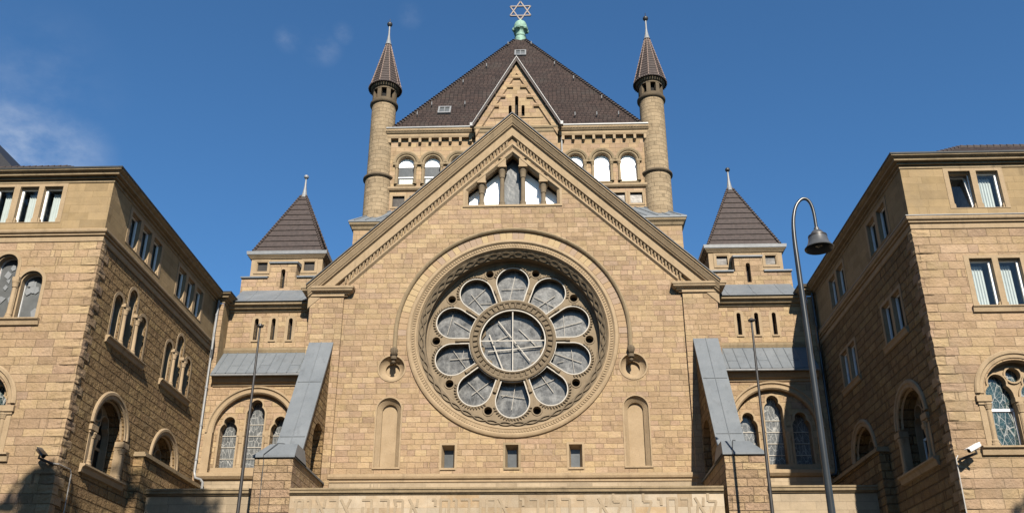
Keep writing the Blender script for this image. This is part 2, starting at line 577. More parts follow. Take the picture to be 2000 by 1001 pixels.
# ------------------------------------------------------------------ synagogue: gabled front
syn = thing('synagogue', (0, 0, 0), 'large sandstone synagogue with rose window in a steep gable and tiled pyramid roof', 'building')
F0 = front(0.)
RC = 15.45                      # rose centre height
rose_hole = circ(0, RC, 4.3, 96)
gw = [(-2.1, 21.58), (2.1, 21.58), (2.1, 22.38), (.36, 23.96), (.36, 24.02), (0, 24.36), (-.36, 24.02), (-.36, 23.96), (-2.1, 22.38)]
holes = [(rose_hole, .05), (gw, .62)]
for sx in (-1, 1):
    holes.append((archp(sx * 4.96, .49, 9.9, 12.26, 16), .04))
    holes.append((circ(sx * 4.95, 14.02, .53), .03))
for cx in (-2.52, 0, 2.51):
    holes.append((rect(cx - .26, cx + .26, 9.85, 10.78), .03))
mb = MB()
mb.wall(F0, [(-7.2, 9.6), (7.2, 9.6), (7.2, 17.9), (7.2, 18.6), (0, 25.7), (-7.2, 18.6)], holes)
mb.build('facade_wall', 'stone', syn)
for sx in (-1, 1):
    mb = MB()
    mb.fbox(F0, sx * 7.15, sx * 8.57, 0, 17.23, -1.2, .13)
    mb.wall(F0, [(sx * 7.1, 17.2), (sx * 8.45, 17.2), (sx * 8.3, 17.5), (sx * 7.1, 18.6)], (), w=-.01)
    mb.build('corner_pier', 'stone', syn)
mb = MB(); mb.fbox(F0, -7.18, 7.18, 0, 9.6, -1., .06); mb.build('plinth', 'plinth', syn)
mb = MB(); mb.hmould(F0, -7.2, 7.2, [(9.27, .05), (9.3, .1), (9.38, .1), (9.42, .17), (9.5, .2), (9.6, .2), (9.64, .02), (9.27, .02)]); mb.build('base_string_course', 'trim', syn)
# mass of the nave behind, with its tiled roof
for sx in (-1, 1):
    mb = MB()
    mb.fbox(side(sx * 8.4, sx), .05, 6.6, 0, 17.6, -.5, 0)
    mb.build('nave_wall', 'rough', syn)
mb = MB()
for sx in (-1, 1):
    a = (sx * 8.75, 17.5); b = (0, 26.0)
    mb.hexa([Vector((a[0], .1, a[1])), Vector((b[0], .1, b[1])), Vector((b[0], .1, b[1] - .2)), Vector((a[0], .1, a[1] - .2))],
            [Vector((a[0], 8.5, a[1])), Vector((b[0], 8.5, b[1])), Vector((b[0], 8.5, b[1] - .2)), Vector((a[0], 8.5, a[1] - .2))])
mb.build('nave_roof', 'tile', syn)
# raking cornice
rp = [(0, .02), (0, .5), (.05, .52), (.07, .46), (.10, .46), (.17, .40), (.22, .36), (.25, .34), (.27, .30), (.31, .28), (.34, .20), (.36, .17), (.66, .16), (.68, .12), (.70, .03), (.70, .02)]
rp2 = [(.90, .01), (.90, .07), (.93, .1), (.98, .1), (1.01, .06), (1.05, .01)]
mb = MB(); md = MB(); mf = MB(); mt = MB()
AP = (0, 26.06)
for sx in (-1, 1):
    E_ = (sx * 8.66, 17.6)
    n0 = 9                                             # fascia in blocks: joints shown by small steps
    for k in range(n0):
        p = (AP[0] + (E_[0] - AP[0]) * k / n0, AP[1] + (E_[1] - AP[1]) * k / n0)
        q = (AP[0] + (E_[0] - AP[0]) * (k + .9985) / n0, AP[1] + (E_[1] - AP[1]) * (k + .9985) / n0)
        dw = random.uniform(-.006, .006)
        mb.rake(F0, p, q, [(d, w + dw if w > .1 else w) for d, w in rp])
    e2 = (sx * 7.0, AP[1] + (E_[1] - AP[1]) * 7.0 / 8.66)
    mt.rake(F0, (0, AP[1]), e2, rp2)
    mf.rake(F0, (0, AP[1] + .045), (E_[0] + sx * .04, E_[1] + .0), [(-.03, .0), (-.03, .56), (.012, .56), (.012, .0)])
    md = MB(); L = math.hypot(8.66, AP[1] - E_[1]); k = L / 8.66
    s0 = .3
    while s0 < L - 2.1:
        u = sx * s0 / k
        v = AP[1] - s0 * (AP[1] - E_[1]) / L
        d = Vector((sx * 8.66, E_[1] - AP[1])) / L
        nn = Vector((-d.y, d.x)) * sx                   # up across the slope
        c = Vector((u, v)) - nn * -1 * 0
        def P(al, dn, w):
            q = Vector((u, v)) + d * al - Vector((abs(nn.x) * sx * 0 + 0, 0))
            return F0(q.x, q.y - dn * k, w)
        md.hexa([P(0, .72, .02), P(.115, .72, .02), P(.085, .89, .02), P(.03, .89, .02)], [P(0, .72, .14), P(.115, .72, .14), P(.085, .89, .06), P(.03, .89, .06)])
        s0 += .2
    md.build('dogtooth_frieze', 'trim', syn)
mb.build('gable_cornice', 'trim', syn)
mt.build('inner_rake_mould', 'trim', syn)
mf.build('cornice_flashing', 'leaddark', syn)
for sx in (-1, 1):
    mb = MB()
    pr = [(17.22, .05), (17.23, .2), (17.28, .22), (17.285, .3), (17.31, .4), (17.36, .44), (17.365, .54), (17.42, .68), (17.5, .72), (17.505, .78), (17.6, .8), (17.61, .05)]
    for a, b in zip(pr[:-1], pr[1:]):
        pass
    x0, x1 = 7.12, 8.55
    path = [(-x1, .6), (-x1, -.0), (-x0, -.0), (-x0, .3)] if sx < 0 else [(x0, .3), (x0, 0.), (x1, 0.), (x1, .6)]
    mb.plan(path, [(w * .5 + .02, v) for v, w in pr])
    mb.box(min(sx * x0, sx * x1), max(sx * x0, sx * x1), -.2, .6, 17.2, 17.6)
    mb.build('kneeler_block', 'trim', syn)

# rose window
mb = MB()
mb.arc(F0, 0, RC, 0, 360, [(4.42, 0), (4.4, .07), (4.34, .11), (4.27, .11), (4.22, .06), (4.20, .03), (4.07, .03), (4.05, .05), (4.0, .05), (3.96, -.02), (3.94, -.05)], 120)
rose = mb.build('rose_window', 'trim', syn, smooth=True)
mb = MB()
mb.arc(F0, 0, RC, 0, 360, [(3.94, -.05), (3.92, -.08), (3.70, -.22), (3.66, -.23)], 120)
mb.arc(F0, 0, RC, 0, 360, [(3.66, -.23), (3.66, -.70)], 120)
NW = 44
for ph in (0, PI):
    for k in range(NW * 8):
        pr = []
        for kk in (k, k + 1):
            a = 2 * PI * kk / (NW * 8)
            q = .5 + .40 * math.sin(NW * a / 2 + ph)
            rr, ww = 3.70 + .21 * q, -.205 + .13 * q
            pr.append((a, rr, ww))
        q0 = []; q1 = []
        for a, rr, ww in pr:
            for dr, dw in ((-.022, .0), (.022, .044), (.007, .075), (-.037, .03)):
                q0.append(F0((rr + dr) * math.cos(a), RC + (rr + dr) * math.sin(a), ww + dw))
        mb.loft([q0[:4], q0[4:]])
mb.build('knotwork_band', 'carved', rose)
mb = MB()
for k in range(230):
    a = 2 * PI * k / 230
    c, s_ = math.cos(a), math.sin(a)
    tx, tz = -s_ * .032, c * .032
    pts = lambda r, w: F0(r * c + tx * (1 if w > 0 else 1), RC + r * s_ + tz, w)
    A = [F0(4.08 * c - tx, RC + 4.08 * s_ - tz, .028), F0(4.08 * c + tx, RC + 4.08 * s_ + tz, .028), F0(4.19 * c + tx * 1.9, RC + 4.19 * s_ + tz * 1.9, .028), F0(4.19 * c - tx * .1, RC + 4.19 * s_ - tz * .1, .028)]
    B = [p + Vector((0, -.035, 0)) for p in A]
    mb.hexa(A, B)
mb.build('rope_moulding', 'trim', rose)
# tracery plate
def petal(ang, r0=1.82, rc=2.68, rad=.725, hw=.475, grow=0.):
    """outline of one petal, counter-clockwise"""
    pts = []
    rad += grow
    base = []
    n = 6
    da = math.asin(min(.99, (hw + grow) / (r0 - grow)))
    for k in range(n + 1):
        a = -da + 2 * da * k / n
        base.append(((r0 - grow) * math.sin(a), (r0 - grow) * math.cos(a)))
    # tangent from the base corner to the round end
    P = Vector(base[-1]); C = Vector((0, rc))
    dd = (C - P).length
    th = math.asin(rad / dd)
    dirv = (C - P).normalized()
    ca, sa = math.cos(-th), math.sin(-th)
    t = Vector((dirv.x * ca - dirv.y * sa, dirv.x * sa + dirv.y * ca)) * math.sqrt(dd * dd - rad * rad)
    T = P + t
    a0 = math.atan2(T.y - rc, T.x)
    m = 22
    arcp = [(rad * math.cos(a0 + (PI - 2 * a0) * k / m), rc + rad * math.sin(a0 + (PI - 2 * a0) * k / m)) for k in range(m + 1)]
    loc = base + arcp
    ca, sa = math.cos(ang), math.sin(ang)
    return [(x * ca - y * sa, RC + x * sa + y * ca) for x, y in loc]
WF = -.68
petals = [petal(R(36 * k)) for k in range(10)]
smalls = [circ(3.24 * math.sin(R(36 * k + 18)), RC + 3.24 * math.cos(R(36 * k + 18)), .165, 16) for k in range(10)]
mb = MB()
mb.wall(F0, circ(0, RC, 3.67, 96), [(p, .5) for p in petals] + [(c, .3) for c in smalls] + [(circ(0, RC, 1.40, 64), .5)], w=WF)
mb.arc(F0, 0, RC, 0, 360, [(3.66, WF + .05), (3.61, WF + .05), (3.56, WF + .002)], 96)
for k in range(10):                                   # small ring round every hole, short shafts between the petals
    a = R(36 * k + 18)
    mb.arc(F0, 3.24 * math.sin(a), RC + 3.24 * math.cos(a), 0, 360, [(.24, WF), (.22, WF + .03), (.175, WF + .03), (.165, WF)], 20)
    p0 = (1.8 * math.sin(a), RC + 1.8 * math.cos(a)); p1 = (2.2 * math.sin(a), RC + 2.2 * math.cos(a))
    mb.tube([F0(*p0, WF + .03), F0(*p1, WF + .03)], [.05, .045], 8)
    c2 = (2.26 * math.sin(a), RC + 2.26 * math.cos(a)); c3 = (2.42 * math.sin(a), RC + 2.42 * math.cos(a))
    mb.tube([F0(*p1, WF + .03), F0(*c2, WF + .03), F0(*c3, WF + .03)], [.05, .075, .08], 8)
mb.build('tracery', 'field', rose)
mb = MB()
mb.arc(F0, 0, RC, 0, 360, [(1.84, WF), (1.82, WF + .08), (1.76, WF + .1), (1.70, WF + .08), (1.68, WF + .03), (1.5, WF + .03), (1.48, WF + .08), (1.45, WF + .09), (1.42, WF + .06), (1.40, WF - .02)], 72)
for k in range(42):
    a = 2 * PI * k / 42
    b = .036
    A = [F0(r * math.cos(a + d), RC + r * math.sin(a + d), WF + .025) for r, d in ((1.5, -b * .55), (1.5, b * .55), (1.68, b), (1.68, -b))]
    B = [F0(r * math.cos(a + d), RC + r * math.sin(a + d), WF + .10) for r, d in ((1.5, -b * .4), (1.5, b * .4), (1.68, b * .8), (1.68, -b * .8))]
    mb.hexa(A, B)
for k in range(10):                                   # zigzag carving round every petal head
    ang = R(36 * k)
    ca, sa = math.cos(ang), math.sin(ang)
    for j in range(17):
        t = R(90 - 70 + 140 * j / 16)
        loc = []
        for rr, dt in ((.75, -.07), (.75, .07), (.86, 0)):
            x, y = rr * math.cos(t + dt), 2.68 + rr * math.sin(t + dt)
            loc.append((x * ca - y * sa, RC + x * sa + y * ca))
        mb.hexa([F0(*p, WF) for p in loc], [F0(*p, WF + .06) for p in loc])
mb.build('carved_ring', 'carved', rose)
mb = MB()
for p in petals:
    mb.plate(F0, p, WF - .34)
mb.plate(F0, circ(0, RC, 1.40, 48), WF - .34)
mb.build('pane', 'roseglass', rose)
mb = MB()
sc = [((1.2 + .13 * abs(math.cos(6 * 2 * PI * k / 96 + .3))) * math.cos(2 * PI * k / 96), RC + (1.2 + .13 * abs(math.cos(6 * 2 * PI * k / 96 + .3))) * math.sin(2 * PI * k / 96)) for k in range(96)]
mb.slab(F0, circ(0, RC, 1.42, 64), WF - .33, WF - .26, [sc])
mb.build('cusped_ring', 'carved', rose)
for c in smalls:
    mb = MB(); mb.plate(F0, c, WF - .29); mb.build('hole_backing', 'black', rose)
mb = MB()
for p in petals:
    band(mb, F0, p, -.042, .0, WF - .05, WF + .012, False)
mb.arc(F0, 0, RC, 0, 360, [(1.40, WF - .05), (1.40, WF + .03), (1.35, WF + .03), (1.35, WF - .05)], 64)
def cb(p, q, wd=.05, w=WF - .05, r=0.):
    bar(mb, F0, (p[0], RC + p[1]), (q[0], RC + q[1]), wd, w, w + .03)
cb((0, -1.36), (0, 1.36), .045); cb((-1.36, -.0), (1.36, 0), .045, WF - .06)
cb((-1.0, .35), (-.42, -1.22), .045, WF - .22); cb((-1.05, -.42), (1.2, -.2), .04, WF - .23)
cb((-.62, .95), (.72, -.85), .04, WF - .22); cb((.25, .62), (.95, -.12), .025, WF - .3); cb((-.7, .1), (-.2, .3), .025, WF - .3)
rnd = random.Random(11)
for k in range(10):
    ang = R(36 * k)
    ca, sa = math.cos(ang), math.sin(ang)
    for j in range(2 + k % 2):
        def pt(al, rd):
            return (al * ca - rd * sa, al * sa + rd * ca)
        if j == 0: a, b = (rnd.uniform(-.3, .0), 1.85), (rnd.uniform(-.25, .35), rnd.uniform(2.7, 3.1))
        elif j == 1: a, b = (-.5, rnd.uniform(2.2, 2.8)), (.5, rnd.uniform(2.1, 2.9))
        else: a, b = (rnd.uniform(-.1, .2), 2.3), (rnd.uniform(.3, .45), rnd.uniform(1.95, 2.5))
        cb(pt(*a), pt(*b), (.02, .016, .014)[j], WF - .3)
mb.build('glazing_bar', 'whitebar', rose)
# hood mould and voussoirs over the rose
mb = MB()
mb.arc(F0, 0, RC, 0, 180, [(4.78, .0), (4.78, .07), (4.82, .13), (4.88, .16), (4.94, .12), (4.96, .05), (4.96, .0)], 72, True)
for sx in (-1, 1):
    mb.hmould(Frame(lambda u, v, w, sx=sx: (sx * v, -w, u)), 14.72, RC, [(4.78, 0), (4.78, .07), (4.82, .13), (4.88, .16), (4.94, .12), (4.96, .05), (4.96, .0)])
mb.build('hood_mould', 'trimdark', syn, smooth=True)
for sx in (-1, 1):
    mb = MB()
    c = Vector((sx * 4.87, 14.72))
    for k in range(5):
        a = 2 * PI * k / 5
        mb.lathe((c.x + .06 * math.cos(a), -.15 - .05 * math.sin(a), c.y), [(0, .16), (.08, .1), (.11, 0), (.07, -.14), (.03, -.2), (0, -.22)], 8)
    mb.lathe((c.x, -.13, c.y - .36), [(0, .17), (.12, .13), (.13, .0), (.07, -.06), (0, -.08)], 10)
    mb.lathe((c.x, -.15, c.y - .5), [(0, .09), (.07, .06), (.09, 0), (.06, -.06), (0, -.09)], 10)
    mb.build('carved_corbel', 'darkstone', syn, smooth=True)
cols = [('vous_a', [(.48, .335, .2), (.52, .37, .23)]), ('vous_b', [(.56, .42, .24), (.61, .46, .27)]), ('vous_c', [(.45, .33, .24), (.49, .36, .26)])]
for nm, (a, b) in cols:
    M[nm] = plainstone({'vous_a': 'voussoir_tan', 'vous_b': 'voussoir_yellow', 'vous_c': 'voussoir_pink'}[nm], a, b, darkamt=.15)
vb = MB()
nV = 54
for k in range(nV):
    a0 = 180 * k / nV + .12; a1 = 180 * (k + 1) / nV - .12
    r0, r1 = 4.43, 4.775
    vb.runs.append((len(vb.f), random.randrange(3)))
    vb.arc(F0, 0, RC, a0, a1, [(r0, 0), (r0, .012 + random.uniform(0, .008)), (r1, .015), (r1, 0)], 2, True)
vb.build('voussoir_ring', ['vous_a', 'vous_b', 'vous_c'], syn)
# blind niches, roundels and slots
for sx in (-1, 1):
    cu = sx * 4.96
    mb = MB()
    o, i_ = archp(cu, .49, 9.9, 12.26, 16), archp(cu, .31, 9.92, 12.22, 16)
    mb.loft([[F0(*p, .0) for p in offset(o, .06)], [F0(*p, .02) for p in offset(o, .055)], [F0(*p, .02) for p in o], [F0(*p, -.03) for p in o], [F0(*p, -.22) for p in i_], [F0(*p, -.32) for p in i_]])
    mb.plate(F0, i_, -.32)
    mb.fbox(F0, cu - .55, cu + .55, 9.83, 9.9, -.2, .05)
    mb.build('blind_niche', 'trim', syn)
    mb = MB()
    c = (sx * 4.95, 14.02)
    mb.arc(F0, *c, 0, 360, [(.60, .0), (.59, .025), (.53, .025), (.52, -.04), (.33, -.26), (.29, -.27), (.29, -.40)], 36)
    mb.plate(F0, circ(*c, .29), -.40)
    mb.build('blind_roundel', 'trim', syn, smooth=True)
for cx in (-2.52, 0, 2.51):
    mb = MB()
    o, i_ = rect(cx - .26, cx + .26, 9.85, 10.78), rect(cx - .18, cx + .18, 9.93, 10.66)
    mb.loft([[F0(*p, 0) for p in offset(o, .09)], [F0(*p, .012) for p in offset(o, .088)], [F0(*p, .012) for p in o], [F0(*p, -.34) for p in i_], [F0(*p, -.42) for p in i_]])
    mb.fbox(F0, cx - .3, cx + .3, 9.78, 9.86, -.1, .05)
    wn = mb.build('slit_window', 'trim' if cx else 'trimdark', syn)
    m2 = MB(); m2.plate(F0, i_, -.38); m2.build('pane', 'greyglass', wn)
# stepped gable window
mb = MB()
inner = [(-1.98, 21.66), (1.98, 21.66), (1.98, 22.36), (.30, 23.9), (.30, 23.96), (0, 24.24), (-.30, 23.96), (-.30, 23.9), (-1.98, 22.36)]
mb.loft([[F0(*p, .0) for p in offset(gw, .1)], [F0(*p, .02) for p in offset(gw, .1)], [F0(*p, .02) for p in gw], [F0(*p, -.12) for p in inner], [F0(*p, -.14) for p in inner]])
for u, v in ((-1.38, 22.93), (-.47, 23.73), (.47, 23.73), (1.38, 22.93)):
    top = 24.36 - .05 - abs(u) * .905
    mb.fbox(F0, u - .17, u + .17, v - .12, top + .12, -.55, .0)
    mb.fbox(F0, u - .2, u + .2, v - .17, v - .1, -.55, .02)
mb.fbox(F0, -2.2, 2.2, 21.5, 21.6, -.6, .05)
gwin = mb.build('gable_window', 'trim', syn)
for u, v in ((-1.38, 22.93), (-.47, 23.73), (.47, 23.73), (1.38, 22.93)):
    mb = MB(); column(mb, F0, u, -.22, 21.6, v - .16, .105, .5, .3); mb.build('column', 'carved', gwin, smooth=True)
mb = MB()
mb.plate(F0, [(-1.98, 21.6), (-.5, 21.6), (-.5, 23.7), (-1.98, 22.36)], -.63)
mb.plate(F0, [(.5, 21.6), (1.98, 21.6), (1.98, 22.36), (.5, 23.7)], -.63)
mb.build('pane', 'whitepane', gwin, label='white opaque glazing of the outer lights')
mb = MB(); mb.plate(F0, [(-.5, 21.6), (.5, 21.6), (.5, 23.8), (0, 24.24), (-.5, 23.8)], -.632); mb.build('pane', 'greyglass', gwin, label='grey glass of the middle light')
mb = MB()
for p, q in (((-2.0, 22.4), (0, 24.3)), ((0, 24.3), (2.0, 22.4))):
    bar(mb, F0, p, q, .06, -.62, -.57)
mb.build('frame', 'iron', gwin)

# porch wall with the carved inscription
porch = thing('inscribed_wall', (0, -4.55, 0), 'pale weathered porch wall with carved Hebrew letters under a moulded coping', 'wall')
FP = front(-4.55)
mb = MB(); mb.fbox(FP, -7.37, 7.24, 0, 7.93, -4.4, 0.); mb.build('wall_face', 'inscribed', porch)
copp = [(7.9, -.3), (7.9, .03), (7.94, .06), (7.96, .1), (8.04, .11), (8.06, .14), (8.12, .14), (8.14, .02), (8.14, -.3)]
mb = MB(); mb.hmould(FP, -7.37, 7.24, copp); mb.build('coping', 'trimdark', porch)
GL = {  # strokes on a 0..1 x 0..1 grid
 'a': [((.05, 1), (.95, 0)), ((.8, 1), (.72, .55)), ((.3, .68), (.12, 0))],
 'b': [((.1, .95), (.85, .95)), ((.82, .95), (.82, .05)), ((.02, .06), (1, .06))],
 'v': [((.3, .95), (.65, .95)), ((.62, .95), (.62, 0))],
 't': [((.1, .95), (.9, .95)), ((.86, .95), (.86, 0)), ((.3, .95), (.24, .1)), ((.0, .06), (.24, .06))],
 'x': [((.05, 1), (.9, .1)), ((.9, 1), (.55, .5)), ((.05, .06), (.9, .06))],
 'h': [((.05, .95), (.92, .95)), ((.88, .95), (.88, 0)), ((.14, .6), (.14, 0))],
 'H': [((.05, .95), (.92, .95)), ((.88, .95), (.88, 0)), ((.14, .95), (.14, 0))],
 'r': [((.1, .95), (.9, .95)), ((.86, .95), (.86, 0))],
 'm': [((.12, 1), (.3, .6)), ((.25, .92), (.9, .92)), ((.88, .92), (.88, .06)), ((.5, .06), (.9, .06)), ((.3, .7), (.08, 0))],
 'M': [((.08, .95), (.92, .95)), ((.88, .95), (.88, .05)), ((.1, .06), (.9, .06)), ((.12, .95), (.12, .05))],
 'y': [((.3, .95), (.65, .95)), ((.62, .95), (.62, .6))],
 'k': [((.1, .95), (.85, .95)), ((.84, .95), (.84, .05)), ((.1, .06), (.86, .06))],
 'l': [((.15, 1.25), (.15, .8)), ((.15, .8), (.88, .8)), ((.86, .8), (.4, 0))],
}
def FX(px): return -7.05 + (px - 582) * (13.91 / 810)
seq = [('t', 582), ('v', 603), ('a', 628), ('b', 652), ('x', 676), ('h', 718), ('r', 752), ('m', 780), ('a', 811), ('y', 850), ('H', 871), ('v', 891), ('r', 911), ('b', 934),
       ('M', 962), ('a', 987), ('y', 1022), ('k', 1046), ('H', 1078), ('k', 1108), ('b', 1138), ('a', 1181), ('l', 1208), ('v', 1235), ('l', 1266), ('y', 1290), ('H', 1313), ('b', 1339), ('a', 1368), ('l', 1391)]
for ch, px in seq:
    mb = MB()
    x0, wd, z0, ht = FX(px) - .19, .38, 7.12, .64
    for p, q in GL[ch]:
        bar(mb, FP, (x0 + p[0] * wd, z0 + p[1] * ht), (x0 + q[0] * wd, z0 + q[1] * ht), .085, .0,   .02 + .003 * random.random())
    mb.build('letter', 'letterstone', porch)

# ------------------------------------------------------------------ tower with turrets
TY = 6.5
FT = front(TY)
holes = []
cs = [s * c for s in (-1, 1) for c in (5.95, 4.54, 3.13)]
for c in cs:
    holes.append((archp(c, .42, 26.62, 27.92, 12), .22))
sm = [s * c for s in (-1, 1) for c in (6.26, 5.36, 4.46, 3.56)]
for c in sm:
    holes.append((rect(c - .38, c + .38, 25.22, 25.98), .12))
mb = MB()
mb.wall(FT, rect(-7.1, 7.1, 17, 29.9), holes)
for sx in (-1, 1):
    mb.fbox(side(sx * 7.1, sx), TY + .02, TY + 14.2, 17, 29.9, -.4, 0)
mb.fbox(front(TY + 14.2), -7.1, 7.1, 17, 29.9, 0, .4)
mb.build('tower_wall', 'tower', syn)
for c in cs:
    mb = MB()
    hw = .42
    mb.arc(FT, c, 27.92, 0, 180, [(.42, 0), (.42, .02), (.46, .07), (.52, .07), (.54, .03)], 20)
    mb.arc(FT, c, 27.92, 0, 180, [(.54, .0), (.56, .10), (.64, .14), (.70, .14), (.72, 0)], 20)
    for sx in (-1, 1):
        mb.fbox(FT, c + sx * .42, c + sx * .70, 27.80, 27.93, -.0, .12)
        column(mb, FT, c + sx * .5, .03, 26.62, 27.82, .075, .2, .16)
    mb.fbox(FT, c - .5, c + .5, 26.52, 26.62, -.15, .06)
    wn = mb.build('arched_window', 'trimdark', syn)
    if c > 0:
        m2 = MB(); m2.plate(FT, archp(c, .42, 26.62, 27.92, 12), -.2); m2.build('pane', 'whitepane', wn, label='pane painted opaque white as a bright cloud reflection')
    else:
        m2 = MB(); m2.plate(FT, rect(c - .42, c + .42, 26.62, 27.8), -.2); m2.build('pane', 'greyglass', wn)
        m2 = MB(); m2.plate(FT, archp(c, .42, 27.8, 27.92, 12), -.19)
        m2.build('fanlight', 'whitepane', wn)  # white top is the painted cloud reflection
        m2 = MB(); m2.fbox(FT, c - .42, c + .42, 27.12, 27.18, -.2, -.16); m2.build('transom', 'white', wn)
        m2 = MB(); curtain(m2, FT, c - .36, c + .36, 26.64, 27.05, -.185, .01, 6); m2.build('curtain', 'curtain', wn)
for c in sm:
    mb = MB()
    band(mb, FT, rect(c - .38, c + .38, 25.22, 25.98), -.06, .05, -.08, .03, False)
    wn = mb.build('square_window', 'trim', syn)
    m2 = MB(); m2.plate(FT, rect(c - .4, c + .4, 25.2, 26.0), -.1); m2.build('pane', 'dullpane', wn)
mb = MB()
mb.hmould(FT, -7.1, 7.1, [(26.2, 0), (26.24, .1), (26.32, .16), (26.42, .16), (26.46, .05), (26.5, 0)])
mb.build('tower_string_course', 'trim', syn)
for a, b in ((-7.1, -2.3), (2.3, 7.1)):
    mb = MB()
    mb.hmould(FT, a, b, [(29.42, 0), (29.42, .2), (29.52, .24), (29.64, .24), (29.68, .3), (29.76, .36), (29.88, .4), (29.92, .4), (29.92, 0)])
    n = 9
    for k in range(n):
        u = a + .2 + (b - a - .4) * k / (n - 1)
        mb.fbox(FT, u - .07, u + .07, 29.16, 29.42, 0, .2)
        mb.fbox(FT, u - .055, u + .055, 29.10, 29.16, 0, .12)
    nd = 60
    for k in range(nd):
        u = a + (b - a) * (k + .5) / nd
        mb.fbox(FT, u - .025, u + .025, 29.78, 29.86, .34, .40)
    mb.build('tower_cornice', 'trim', syn)
for a, b in ((-7.08, -2.3), (2.3, 7.08)):
    mb = MB()
    mb.hmould(FT, a, b, [(29.92, 0), (29.92, .44), (29.99, .44), (30.0, .3), (30.0, 0)])
    mb.build('gutter', 'zinc', syn)
mb = MB(); mb.cyl((2.42, TY - .1, 27.2), (2.42, TY - .1, 30.1), .045); mb.build('rain_pipe', 'zinc', syn)
# pyramid roof
EV, AZ, PW, YC = 30.0, 41.95, 6.9, 13.3
base = [(-PW, YC - PW), (PW, YC - PW), (PW, YC + PW), (-PW, YC + PW)]
mb = MB()
r0 = [Vector((x, y, EV)) for x, y in base]
r1 = [Vector((x * .045, YC + (y - YC) * .045, AZ - .5)) for x, y in base]
mb.loft([r0, r1]); mb.face(*r0); mb.face(*r1)
troof = mb.build('pyramid_roof', 'tile', syn)
for (x, y) in base:
    mb = MB()
    n = 58
    for k in range(n):
        t = (k + .5) / n
        p = Vector((x, y, EV)).lerp(Vector((0, YC, AZ)), t * .955)
        d = (Vector((0, YC, AZ)) - Vector((x, y, EV))).normalized()
        mb.tube([p - d * .13 + Vector((0, 0, .03)), p + d * .11 + Vector((0, 0, .0)), ], [.13, .075], 6)
    mb.build('hip_tiles', 'hip', troof)
nrm = Vector((0, -(AZ - EV), PW)).normalized()
def roofpt(u, z, off=0.):
    y = YC - PW + PW * (z - EV) / (AZ - EV)
    return Vector((u, y, z)) + nrm * off
for (u0, u1, z0, z1) in ((-4.4, -3.85, 31.75, 32.3), (-.22, .34, 39.0, 39.55)):
    mb = MB()
    def ring(g, off):
        return [roofpt(u0 - g, z0 - g, off), roofpt(u1 + g, z0 - g, off), roofpt(u1 + g, z1 + g, off), roofpt(u0 - g, z1 + g, off)]
    mb.loft([ring(.09, 0), ring(.09, .12), ring(0, .12), ring(0, .06)])
    mb.hexa([roofpt((u0 + u1) / 2 - .02, z0, .07), roofpt((u0 + u1) / 2 + .02, z0, .07), roofpt((u0 + u1) / 2 + .02, z1, .07), roofpt((u0 + u1) / 2 - .02, z1, .07)],
            [roofpt((u0 + u1) / 2 - .02, z0, .11), roofpt((u0 + u1) / 2 + .02, z0, .11), roofpt((u0 + u1) / 2 + .02, z1, .11), roofpt((u0 + u1) / 2 - .02, z1, .11)])
    sk = mb.build('skylight', 'zinc', syn)
    m2 = MB(); m2.face(*ring(0, .065)); m2.build('pane', 'greyglass', sk)
for u, z in ((-4.9, 32.5), (-3.0, 32.5), (-3.3, 35.2), (-2.0, 37.3), (2.2, 37.4), (3.3, 35.4), (4.8, 32.9), (-.75, 40.4), (.75, 40.4), (-5.6, 31.4), (3.2, 31.0), (4.4, 31.0), (5.6, 31.0)):
    mb = MB(); a = roofpt(u, z, .0); mb.tube([a, a + nrm * .16, a + nrm * .16 + Vector((0, 0, .2))], .03, 6)
    mb.build('roof_hook', 'zinc', troof)
mb = MB()
mb.lathe((0.03, YC, 41.3), [(.36, 0), (.36, .5), (.40, .55), (.33, .6), (.30, .9), (.36, 1.0), (.50, 1.1), (.52, 1.25), (.42, 1.3), (.44, 1.5), (.36, 1.72), (.22, 1.86), (.08, 1.92), (.05, 2.1), (0, 2.1)], 16)
for k in range(6):
    a = 2 * PI * k / 6 + .26
    mb.lathe((.03 + .45 * math.cos(a), YC + .45 * math.sin(a), 42.42), [(0, -.14), (.1, -.1), (.14, 0), (.1, .1), (0, .14)], 8)
fin = mb.build('roof_finial', 'verdigris', syn, smooth=True)
mb = MB()
FS = front(YC)
for flip in (1, -1):
    P3 = [(.03 + .80 * math.sin(2 * PI * k / 3) * flip, 44.08 + .80 * math.cos(2 * PI * k / 3) * flip) for k in range(3)]
    for k in range(3):
        bar(mb, FS, P3[k], P3[(k + 1) % 3], .075, -.05 + .004 * flip, .05 + .004 * flip)
mb.tube([(.03, YC, 43.2), (.03, YC, 43.55)], .05, 6)
mb.build('star', 'star', fin)

# dormer gable
FD = front(6.0)
mb = MB()
dh = [(archp(0, .09, 30.5, 31.72, 8), .4), (archp(-.35, .085, 30.5, 31.12, 8), .4), (archp(.35, .085, 30.5, 31.12, 8), .4)]
mb.wall(FD, [(-2.2, 26), (2.2, 26), (2.2, 29.9), (0, 33.95), (-2.2, 29.9)], dh)
for sx in (-1, 1):
    mb.fbox(side(sx * 2.2, sx), 6.02, 7.2, 26, 30.06, -.3, 0)
steps = [(0, .27, 32.9), (-.385, .2, 32.3), (.43, .22, 32.28), (-.83, .22, 31.65), (.76, .2, 31.62), (-1.16, .2, 31.03), (1.16, .22, 31.02)]
for u, h, z in steps:
    mb.hmould(FD, u - h, u + h, [(z, 0), (z + .03, .1), (z + .12, .13), (z + .28, .04), (z + .3, 0)])
for sx in (-1, 1):
    mb.rake(FD, (0, 33.95), (sx * 2.2, 29.9), [(.0, .01), (.0, .1), (.32, .1), (.36, .01)])
mb.fbox(FD, -1.45, -.5, 30.38, 30.44, 0, .05)
